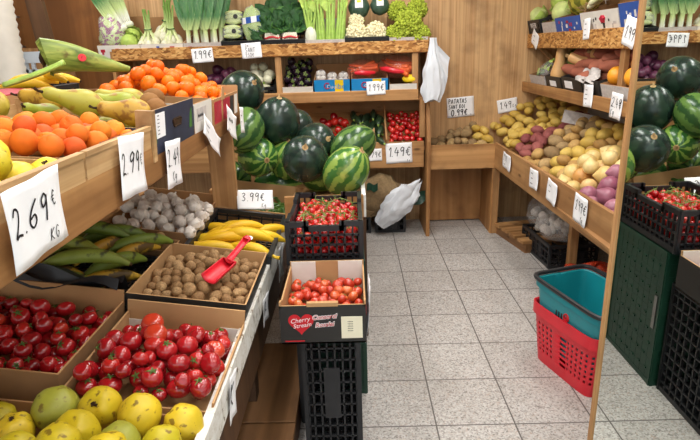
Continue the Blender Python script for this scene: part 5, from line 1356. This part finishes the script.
c_ = n.mix(n.ramp(n.noise(16, 3), [(.62, (0, 0, 0, 1)), (.72, (.8, .8, .8, 1))]), c_, C(98, 72, 34)); M['stalk'] = n.out(c_, .45, .4)
mb.build('stalk_body', 'stalk', t)
MB().blob(.05, lambda d, th, ph: 1 + .3 * nz(d, 2, 2), 14, 10, (.35, .9, .95), 0, T(.004, 0, .012)).build('cut_end', 'tip', t)
rs_ = .045
rk_ = MB().tube([(L * .43, -.043, .02), (L * .43, -.0455, .021)], .017, 16).build('round_sticker', 'red_ink', t)
mb = MB(); write(mb, 'I', -.004, -.007, .014, .002, None, 0, T(L * .43, -.0458, .021) @ R('X', 90)); mb.build('sticker_print', 'ink', rk_)
t = thing('green_stalk', 'pale green split stalk lying under the big stalk', 'vegetable', T(*aty(36, 78, 2.35)) @ R('Z', 10) @ R('Y', -14))
MB().grid(lambda u, v: ((u - .5) * .26, -.028 * math.cos(PI * v) * (1 - .8 * abs(u - .5) ** 1.2), .02 * math.sin(PI * v) + .02 * u * u), 14, 8).build('stalk_body', 'celery', t).modifiers.new('thickness', 'SOLIDIFY').thickness = .012
for i, (x, y) in enumerate(((22, 74), (30, 70), (45, 66), (52, 69), (10, 80))):
    BAN[i % 2].put(T(*aty(x, y, 2.5 + .04 * i)) @ T(0, 0, -.04) @ R('Z', U(-30, 60)) @ R('X', 10), 'yellow banana in the box behind the big green stalk', 'banana', 'bananas behind the green stalk')
o = carton('plain_box', 'brown box of bananas behind the big green stalk at the left', T(-1.96, 2.3, 1.296), .4, .5, .12, 'card_d', 'card')
o = carton('plain_box', 'dull brown box at the left end of the side table', T(-1.97, 1.75, 1.296), .42, .5, .07, 'card_d', 'card')

# ================================================================ WATERMELON TABLE
wt = thing('melon_table', 'board table with a white corner trim carrying the watermelons', 'table', T(-.4, 3.4, 0))
WT = T(.4, -3.4, 0)
def wp(mb, name, mat, bev=.003): return mb.build(name, mat, wt, WT, smooth=False, bevel=bev)
wp(MB().box((-.14, 3.5, .69), (.36, 1.56, .03)), 'table_top', 'ply_y'); wp(MB().box((-.62, 3.8, .69), (.6, .9, .03)), 'table_top', 'ply_y')
wp(MB().box((.045, 3.5, .755), (.022, 1.56, .12)), 'side_board', 'white_pl'); wp(MB().box((-.16, 2.73, .755), (.41, .022, .12)), 'front_board', 'ply_x')
for x, y in ((.03, 2.745), (.03, 4.25), (-.3, 2.745), (-.88, 4.2), (-.88, 3.4)): wp(MB().box((x, y, .34), (.05, .05, .68)), 'leg', 'dark_wood')
W = [
 ('melon_l', aty(346, 171, 2.98), (.55, -.3, .72), .122, 'large pale striped watermelon in front, behind the cherry tomato crate', 1.28, 20),
 ('melon_s', aty(353, 146, 3.34), (.7, .1, .45), .118, 'striped watermelon standing behind the large pale striped one', 1.3, 40),
 ('melon_d', aty(305, 159, 3.08), (.1, -.8, .6), .132, 'dark green watermelon in the middle of the pile, in front', 1.08, 0),
 ('melon_d', aty(316, 142, 3.42), (.5, -.6, .2), .12, 'dark green watermelon half hidden behind the middle dark one', 1.1, 0),
 ('melon_d', aty(278, 121, 3.42), (.15, -.3, .9), .136, 'dark green watermelon standing tall beside the divider post of the back shelf', 1.12, 0),
 ('melon_d', aty(242, 93, 3.55), (.6, -.6, .4), .136, 'dark green watermelon on top of the pile behind the mandarins', 1.15, 0),
 ('melon_s', aty(243, 130, 3.22), (-.2, -.7, -.5), .125, 'striped watermelon touching the end of the upper stand board', 1.2, 30),
 ('melon_m', aty(258, 157, 3.28), (.5, -.8, 0), .12, 'mottled green watermelon below the one at the stand end', 1.12, 60),
 ('melon_m', aty(279, 184, 3.5), (1, -.15, .05), .128, 'mottled watermelon lying crosswise behind the chilli box', 1.3, 10),
 ('melon_l', aty(287, 160, 3.4), (.2, -.3, 1), .11, 'pale mottled watermelon deep in the pile between dark ones', 1.2, 0),
 ('melon_s', aty(232, 180, 3.5), (.4, -.9, .1), .125, 'striped watermelon low behind the stand end post', 1.2, 0),
 ('melon_m', Vector((-.2, 3.22, .82)), (1, .1, 0), .11, 'mottled watermelon under the dark middle one', 1.2, 0),
 ('melon_s', Vector((-.3, 3.75, .83)), (1, .3, 0), .125, 'striped watermelon at the back of the table', 1.2, 0),
 ('melon_s', Vector((-.62, 3.75, .84)), (.3, 1, 0), .13, 'striped watermelon at the left back of the table', 1.2, 0),
 ('melon_m', Vector((-.04, 3.65, .83)), (.4, 1, 0), .125, 'mottled watermelon at the right back of the table', 1.2, 0),
 ('melon_d', Vector((-.72, 3.8, 1.08)), (.4, 1, 0), .125, 'dark watermelon stacked at the left back of the table', 1.1, 0),
 ('melon_d', Vector((-.4, 3.78, 1.03)), (.9, .3, 0), .12, 'dark watermelon stacked at the middle back of the table', 1.1, 0)]
for m_, c, ax, r, lab, el, ro in W: melon_put(m_, c, ax, r, lab, elong=el, roll=ro)

# ================================================================ CRATES AT THE STAND'S END
def crate_on_end(label, X, lx, ly, h, mat, face):
    mb = crate_mesh(lx, ly, h, nx=7, ny=9, rows=11, bar=.007)
    o = props(mb.build('plastic_crate', mat, X=X, smooth=False), label, 'crate')
    return o
o = crate_on_end('dark green crate standing on end, supporting the black cherry tomato crate', T(-.27, 2.2, 0), .295, .44, .66, 'gp', 0)
mb = MB().box((.297, .22, .335), (.006, .43, .65))
for i in range(9):
    for j in range(6): mb.box((.302, .045 + .06 * j + .03 * (i % 2), .07 + .064 * i), (.006, .018, .008), 0)
mb.build('base_panel', 'gp', o, smooth=False)
MB().box((.301, .03, .36), (.01, .022, .16)).build('grip_slot', 'steel', o, smooth=False)
MB().box((.15, -.002, .33), (.27, .005, .62)).build('side_panel', 'gp', o, smooth=False)
o = crate_on_end('black crate standing on end on the floor, carrying the cherry tomato box', T(-.205, 1.79, 0), .20, .38, .53, 'bp', 0)
MB().box((.1, -.004, .29), (.06, .006, .22)).build('front_panel', 'bp', o, smooth=False)
o = crate('black crate beside the bench, tilted under the tomato box', T(-.245, 2.0, 0), .04, .19, .5, nx=2, ny=5, rows=8)

o = crate('black plastic crate of cherry tomatoes on the vine above the green crate', T(-.285, 2.165, .665), .305, .475, .19, nx=9, ny=12, rows=4, dip=.018)
P = heap((-.275, .01, 2.178, 2.63), .0185, lambda u, v: .805 + .03 * math.sin((u + .28) / .3 * PI), lambda u, v: .69 if (u > -.03 or v < 2.22) else .77, rj=.12, layers=8, nmax=235, K=80)
random.seed(121)
heap_put(CHE, P, I4, 'cherry tomato on the vine in the black crate above the green crate', 'cherry tomato', 'cherry tomatoes in the black crate', rotf=lambda: R('Z', U(0, 360)) @ R('X', U(0, 70)) @ R('Z', U(0, 360)))
for i in range(16):
    mb = MB(); x, y = U(-.25, -.01), U(2.2, 2.6); a = U(0, 6.3); z = .815 + .028 * math.sin((x + .28) / .3 * PI)
    pts = [(x + .025 * k * math.cos(a + .2 * k), y + .025 * k * math.sin(a + .2 * k), z + .012 * math.sin(k * 1.3)) for k in range(5)]
    mb.tube(pts, .0022, 5)
    for k in (1, 2, 3): mb.tube([pts[k], (pts[k][0] + .012, pts[k][1] + .012 * (-1) ** k, pts[k][2] - .008)], .0016, 4)
    props(mb.build('vine_stem', 'stem_green'), 'green vine stem among the cherry tomatoes in the black crate', 'vine', 'vine stems in the black crate')

cb = carton('tomato_carton', 'black printed carton with a red heart holding small orange red tomatoes', T(-.277, 1.735, .533), .305, .385, .15, 'card_black', 'card_in', hb=.165, hl=.145, hr=.145)
MB().box((.1525, .0075, .152), (.11, .017, .014)).build('front_lip', 'card_in', cb, smooth=False)
for a in (0, 1):
    mb = MB(); x0 = .006 if a == 0 else .299 - .10
    mb.box((x0 + .05, .374, .088), (.10, .004, .155)); mb.build('corner_flap', 'card_white', cb, smooth=False)
for a in (0, 1):
    x = .004 if a == 0 else .301
    MB().prism([(.0, .14), (.0, .165), (.03, .16), (.05, .145)], x - .003, x + .003, 'x').build('side_tab', 'card_in', cb, smooth=False)
mb = MB()
hp = []
for i in range(32):
    q = 2 * PI * i / 32
    hp.append((.075 + .0029 * 16 * math.sin(q) ** 3 * .98, .083 + .0029 * (13 * math.cos(q) - 5 * math.cos(2 * q) - 2 * math.cos(3 * q) - math.cos(4 * q)) * .98))
mb.prism(hp, -.0012, 0, 'y'); ht_ = mb.build('heart_logo', 'red_ink', cb, smooth=False)
font_mesh('logo_lettering', 'Cherry', .024, 'white_ink', ht_, T(.071, -.0018, .094) @ R('X', 90) @ R('Z', 8), .25)
font_mesh('logo_lettering', 'Stream', .023, 'white_ink', ht_, T(.078, -.0018, .074) @ R('X', 90) @ R('Z', 8), .25)
for tx, z, m_, bo, dy in (('Consorci', .105, 'white_ink', .0022, -.0012), ('Consorci', .105, 'red_ink', 0, -.002), ('Rosalei', .075, 'white_ink', .0022, -.0012), ('Rosalei', .075, 'red_ink', 0, -.002)):
    font_mesh('carton_lettering', tx, .023, m_, cb, T(.157, dy, z) @ R('X', 90) @ R('Z', 4), .3, .0003, bo)
cl_ = MB().box((.254, -.0008, .062), (.075, .0016, .085)).build('paper_label', 'cream_paper', cb, smooth=False)
mb = MB()
for i in range(5): write(mb, '----', -.018, .018 - .009 * i, .008, .0009, None, 0, T(.257, -.0016, .064) @ R('X', 90))
mb.build('label_print', 'ink', cl_)
mb = MB(); mb.box((.05, -.0008, .012), (.07, .0014, .004)); mb.build('red_line_print', 'red_ink', cb, smooth=False)
font_mesh('side_lettering', 'Cherry', .045, 'red_ink', cb, T(.3062, .09, .10) @ frame((0, 0, 0), (0, 1, 0), (0, 0, 1), (1, 0, 0)), .25)
P = heap((-.268, .019, 1.745, 2.10), .0215, lambda u, v: .625 + .035 * math.sin((v - 1.72) / .4 * PI), lambda u, v: .545, rj=.2, layers=3.4, nmax=120)
random.seed(122)
heap_put(TOML, P, I4, 'small orange red tomato in the black printed carton', 'tomato', 'small tomatoes in the black carton', rotf=lambda: R('Z', U(0, 360)) @ R('X', U(0, 75)) @ R('Z', U(0, 360)))

# ================================================================ HANGING BAG
t = thing('plastic_bag', 'white plastic carrier bag hanging from the end of the top back shelf', 'bag', T(.635, 4.40, 1.12))
def bg(u, v):
    a = u * 2 * PI; w = .085 * (1 - .72 * ss(.35, 1, v)) * (.75 + .25 * ss(0, .15, v)); dd = .05 * (1 - .55 * ss(.5, 1, v))
    k = 1 + .14 * math.sin(5 * a + 3 * v) * v + .07 * math.sin(11 * a + 5 * v) + .16 * noise.noise((math.cos(a) * 3, math.sin(a) * 3, v * 5))
    return (w * k * math.cos(a) + .03 * math.sin(2.2 * v) * (1 - v) - .01, dd * k * math.sin(a) - .07 * 0, .47 * v + .014 * math.sin(3 * a) * (1 - v))
mb = MB().grid(bg, 36, 24, 0, None, True); mb.add([bg(i / 36, 0) for i in range(36)], [tuple(range(36))]); mb.build('bag_body', 'bagwhite', t)
mb = MB().grid(lambda u, v: (.02 + .10 * v * (1 - .3 * u), -.02 + .02 * math.sin(u * 8), .42 - .25 * u * (.6 + .4 * v) - .1 * v), 10, 6); mb.build('loose_corner', 'bagwhite', t)

# ================================================================ STORE CORNER AT THE FAR LEFT
mb = MB(); N_ = 60
mb.lathe([(.10 + .008 * (i % 2), i * .022) for i in range(120)], 24)
hx = aty(3, 25, 3.6)
props(mb.build('vent_hose', 'duct', X=T(hx.x - .03, 3.6, 0)), 'thick white ribbed hose standing at the left edge', 'hose')
props(MB().box((0, 0, .8), (.22, .05, 1.6)).build('pine_board', 'pine_z', X=T(aty(24, 40, 4.3).x, 4.3, 0), smooth=False), 'plain pine board standing behind the white hose', 'board')
a = aty(45, 20, 4.0)
props(MB().box((0, 0, 1.0), (.11, .045, 2.2)).build('leaning_plank', 'dark_wood', X=T(a.x + .12, 4.0, 0) @ R('Y', -5), smooth=False), 'old dark plank leaning in the left corner', 'plank')
a = aty(68, 35, 4.5)
props(MB().box((0, 0, .75), (.2, .02, 1.62)).build('leaning_board', 'card_d', X=T(a.x + .05, 4.6, 0) @ R('Y', -8), smooth=False), 'dull grey board leaning against the dark wall panel', 'board')
struct('trim_2', MB().box((-2.83, 4.80, 1.35), (.05, .06, 2.7)), 'bp', smooth=False)
gs = thing('plastic_chair', 'pale grey plastic chair back with slots in the left corner', 'chair', T(aty(18, 60, 3.7).x, 3.7, 0))
mb = MB(); mb.box((0, 0, 1.535), (.46, .025, .07)); mb.box((0, 0, 1.12), (.46, .025, .05))
for s in (-.21, .21): mb.box((s, 0, 1.33), (.05, .025, .4))
for i in range(4): mb.box((.06 + .045 * i - .1, 0, 1.4), (.02, .02, .22))
mb.box((.02, 0, 1.45), (.4, .02, .02)); mb.box((.02, 0, 1.38), (.4, .02, .02)); mb.build('backrest', 'grey_pl', gs, smooth=False)
MB().box((0, .22, .80), (.46, .46, .04)).build('seat', 'grey_pl', gs, smooth=False)
for a in (-.21, .21):
    MB().box((a, .42, .39), (.04, .04, .78)).build('leg', 'grey_pl', gs, smooth=False)
    MB().box((a, .0, .56), (.04, .04, 1.12)).build('leg', 'grey_pl', gs, smooth=False)
sh = thing('storage_rack', 'metal storage rack with dim boxes in the far left corner', 'rack', T(-3.0, 4.6, 0))
for z in (1.2, 1.5, 1.62, 1.85): MB().box((.06, 0, z), (.5, .3, .015)).build('rack_shelf', 'steel', sh, smooth=False)
for a in (-.18, .3): MB().box((a, -.14, 1.05), (.025, .025, 2.1)).build('post', 'steel', sh, smooth=False)
for i in range(6):
    props(MB().box((0, 0, .05), (.11, .2, .09 + .02 * (i % 3))).build('storage_box', ['card_d', 'card_white', 'ink', 'card_grey', 'bp', 'card_d'][i], X=T(-3.09 + .16 * (i % 3), 4.6, 1.51 if i < 3 else 1.63), smooth=False), ['brown box on the storage rack', 'white box on the storage rack', 'black box on the storage rack', 'grey box on the upper rack shelf', 'dark box on the upper rack shelf', 'brown box at the right of the upper rack shelf'][i], 'box')

# ================================================================ PRICE CARDS
def bframe(x, y, Y=YB - .004, roll=0): p = aty(x, y, Y); return frame(p, (1, 0, 0), (0, 0, 1), (0, -1, 0)) @ R('Z', roll)
def lframe(x, y, X, roll=0, pitch=0): p = atx(x, y, X); return frame(p, (0, 1, 0), (0, 0, 1), (1, 0, 0)) @ R('X', pitch) @ R('Z', roll)
def rframe2(x, y, X, roll=0): p = atx(x, y, X); return frame(p, (0, -1, 0), (0, 0, 1), (-1, 0, 0)) @ R('Z', roll)
def price(s): return [(s, .12, .3, .5)]
tag('large white price card reading 2.69 on the near end of the upper stand', lframe(38, 217, -.578, 4, 5), .18, .15, [('2.69', .07, .4, .35), ('e', .77, .52, .2), ('KG', .66, .1, .16)], .02, .0)
tag('white price card reading 2.99 below the apricot crate', lframe(133, 165, -.584, -4, 4), .17, .16, [('2.99', .06, .38, .34), ('e', .78, .46, .2)], .1, .0)
tag('white price card reading 2.49 kg below the pear box', lframe(174, 163, -.584, -4, 3), .15, .15, [('2.49', .1, .45, .36), ('Kg', .4, .12, .2)], .06, .0)
tag('white card of small writing tilted steeply below the plum box', lframe(212, 136, -.58, -32), .26, .085, [('- - ----', .08, .62, .2), ('-----', .15, .36, .2), ('----', .35, .12, .18)], .05, .03)
tag('crumpled white card hanging in front of the mandarin box', lframe(231, 123, -.575, -24), .2, .12, [('0.--', .1, .4, .4), ('--', .3, .12, .2)], .1, .08)
tag('narrow white card at the far end of the upper stand board', lframe(242, 120, -.575, -8), .09, .13, [('--', .2, .6, .16), ('--', .2, .35, .16)], .05, .02)
tag('white price card reading 3.99 kg resting on the chilli box', FLO @ T(-.19, 2.9, .15) @ frame((0, 0, 0), (.93, .37, 0), (-.2, .5, .84), (.31, -.78, .54)), .2, .11, [('3.99e', .12, .42, .42), ('Kg', .66, .1, .2)], .05, .02)
tag('white price card reading 1.99 on the top back shelf under the leeks', bframe(202.5, 55.5, roll=3), .165, .105, [('1.99e', .08, .3, .55)], .02, .01)
tag('white price card with the word SANT on the top back shelf under the endive crate', bframe(251.5, 50.5, roll=3), .155, .115, [('2-', .2, .72, .2), ('SANT', .18, .4, .28), ('1.50e', .16, .1, .24)], .02)
tag('white price card reading 1.99 on the second blue box', bframe(376, 88, roll=2), .15, .105, [('1.99e', .08, .3, .48)], .04)
tag('white price card reading 1.49 on the low back board under the cherry tomatoes', bframe(399, 153, roll=2), .215, .165, [('1.49e', .08, .34, .48), ('Kg', .8, .06, .12)], .02)
tag('white price card cut off by the watermelon, reading 1.79', bframe(374, 155, roll=2), .13, .10, [('1.79e', .08, .3, .48)], .02)
pw = 4.842
tag('white card reading PATATAS SANT BOI 0.99 on the wood wall', bframe(460.5, 107, pw, 4), .235, .17, [('PATATAS', .06, .7, .22), ('SANT BOI', .06, .44, .19), ('0.99e', .14, .08, .3), ('-', .85, .05, .1)], .02, pen=.15)
tag('white price card reading 1.49 kg on the wood wall beside the PATATAS card', bframe(507.5, 105.5, pw, 9), .175, .115, [('1.49', .1, .3, .5), ('Kg', .74, .3, .25)], .02)
tag('white card hanging askew at the far end of the top right shelf board', rframe2(535, 39, 1.476, -24), .16, .11, [('---', .2, .5, .2), ('--', .3, .2, .2)], .06)
tag('small narrow white card in the middle of the top right shelf board', rframe2(586.5, 29, 1.476, 3), .095, .125, [('--', .2, .66, .18), ('--', .2, .4, .18), ('--', .2, .14, .18)], .03)
tag('white price card with a large 1 beside the mirror edge on the top right shelf', rframe2(630, 32, 1.474, -14), .14, .15, [('1.99', .1, .25, .6)], .04)
tag('white card of small writing on the middle right shelf board below the sweet potatoes', rframe2(588, 96, 1.455, 2), .13, .135, [('---', .15, .7, .14), ('---', .15, .5, .14), ('---', .15, .3, .14), ('-', .3, .1, .14)], .03)
tag('white price card reading 2.49 on the middle right shelf board below the oranges', rframe2(616, 106, 1.455, -3), .135, .14, [('2.49', .08, .42, .46), ('e', .75, .45, .3), ('Kg', .1, .1, .24)], .03)
tag('white price card reading 1.79 at the far corner of the right bin board', rframe2(506.5, 161.5, 1.135, -3), .2, .115, [('1.79', .1, .45, .4), ('--', .2, .14, .2)], .04)
tag('white card of small writing, second from the corner on the right bin board', rframe2(533.5, 179, 1.147, 2), .16, .125, [('---', .15, .66, .18), ('--', .2, .4, .18), ('---', .15, .14, .18)], .05)
tag('torn white card, third from the corner on the right bin board', rframe2(551.5, 192, 1.154, -6), .155, .13, [('---', .15, .62, .16), ('--', .2, .36, .16)], .08)
tag('white price card reading 1.99 kg under the red onions on the right bin board', rframe2(580, 210, 1.168, -2), .16, .15, [('1.99e', .08, .42, .42), ('Kg', .6, .1, .2)], .03)
tag('crumpled white card hanging low on the white front board near the camera', lframe(232, 396, XL + .006, -10, 4), .09, .14, [('K', .2, .3, .5)], .1, .12)
tag('white card on the white front board beside the walnut box', lframe(265, 309, XL + .008, -8, 4), .14, .11, [('0', .3, .3, .5), ('-', .5, .3, .3)], .1, .12)
tag('long white card hanging from the white front board beside the bananas', lframe(280, 262, XL + .01, -8, 4), .17, .16, [('--', .2, .6, .2)], .1, .12)
tag('white card reading e kg propped at the banana crate corner', lframe(288, 245, XL + .035, 2, 4), .12, .13, [('-', .1, .6, .3), ('e/Kg', .2, .16, .28)], .05, .1)
tag('long white price card hanging on the right side of the black printed carton', frame((.036, 1.86, .61), (0, 1, 0), (0, 0, 1), (1, 0, 0)) @ R('X', 5) @ R('Z', -4), .15, .22, [('1.99', .1, .5, .26), ('Kg', .3, .2, .2)], -.06, .05)
# ================================================================ LIGHT AND VIEW
w = bpy.data.worlds.new('daylight'); scene.world = w; w.use_nodes = True
bgn = w.node_tree.nodes['Background']; bgn.inputs[0].default_value = (.93, .97, 1.0, 1); bgn.inputs[1].default_value = WORLD
vs_ = scene.view_settings
vs_.view_transform = 'Standard'; vs_.look = 'None'; vs_.gamma = 1; vs_.exposure = EXPO; vs_.use_curve_mapping = False
scene.cycles.use_denoising = True
scene.cycles.max_bounces = 8
scene.cycles.transparent_max_bounces = 24
bpy.context.view_layer.update()
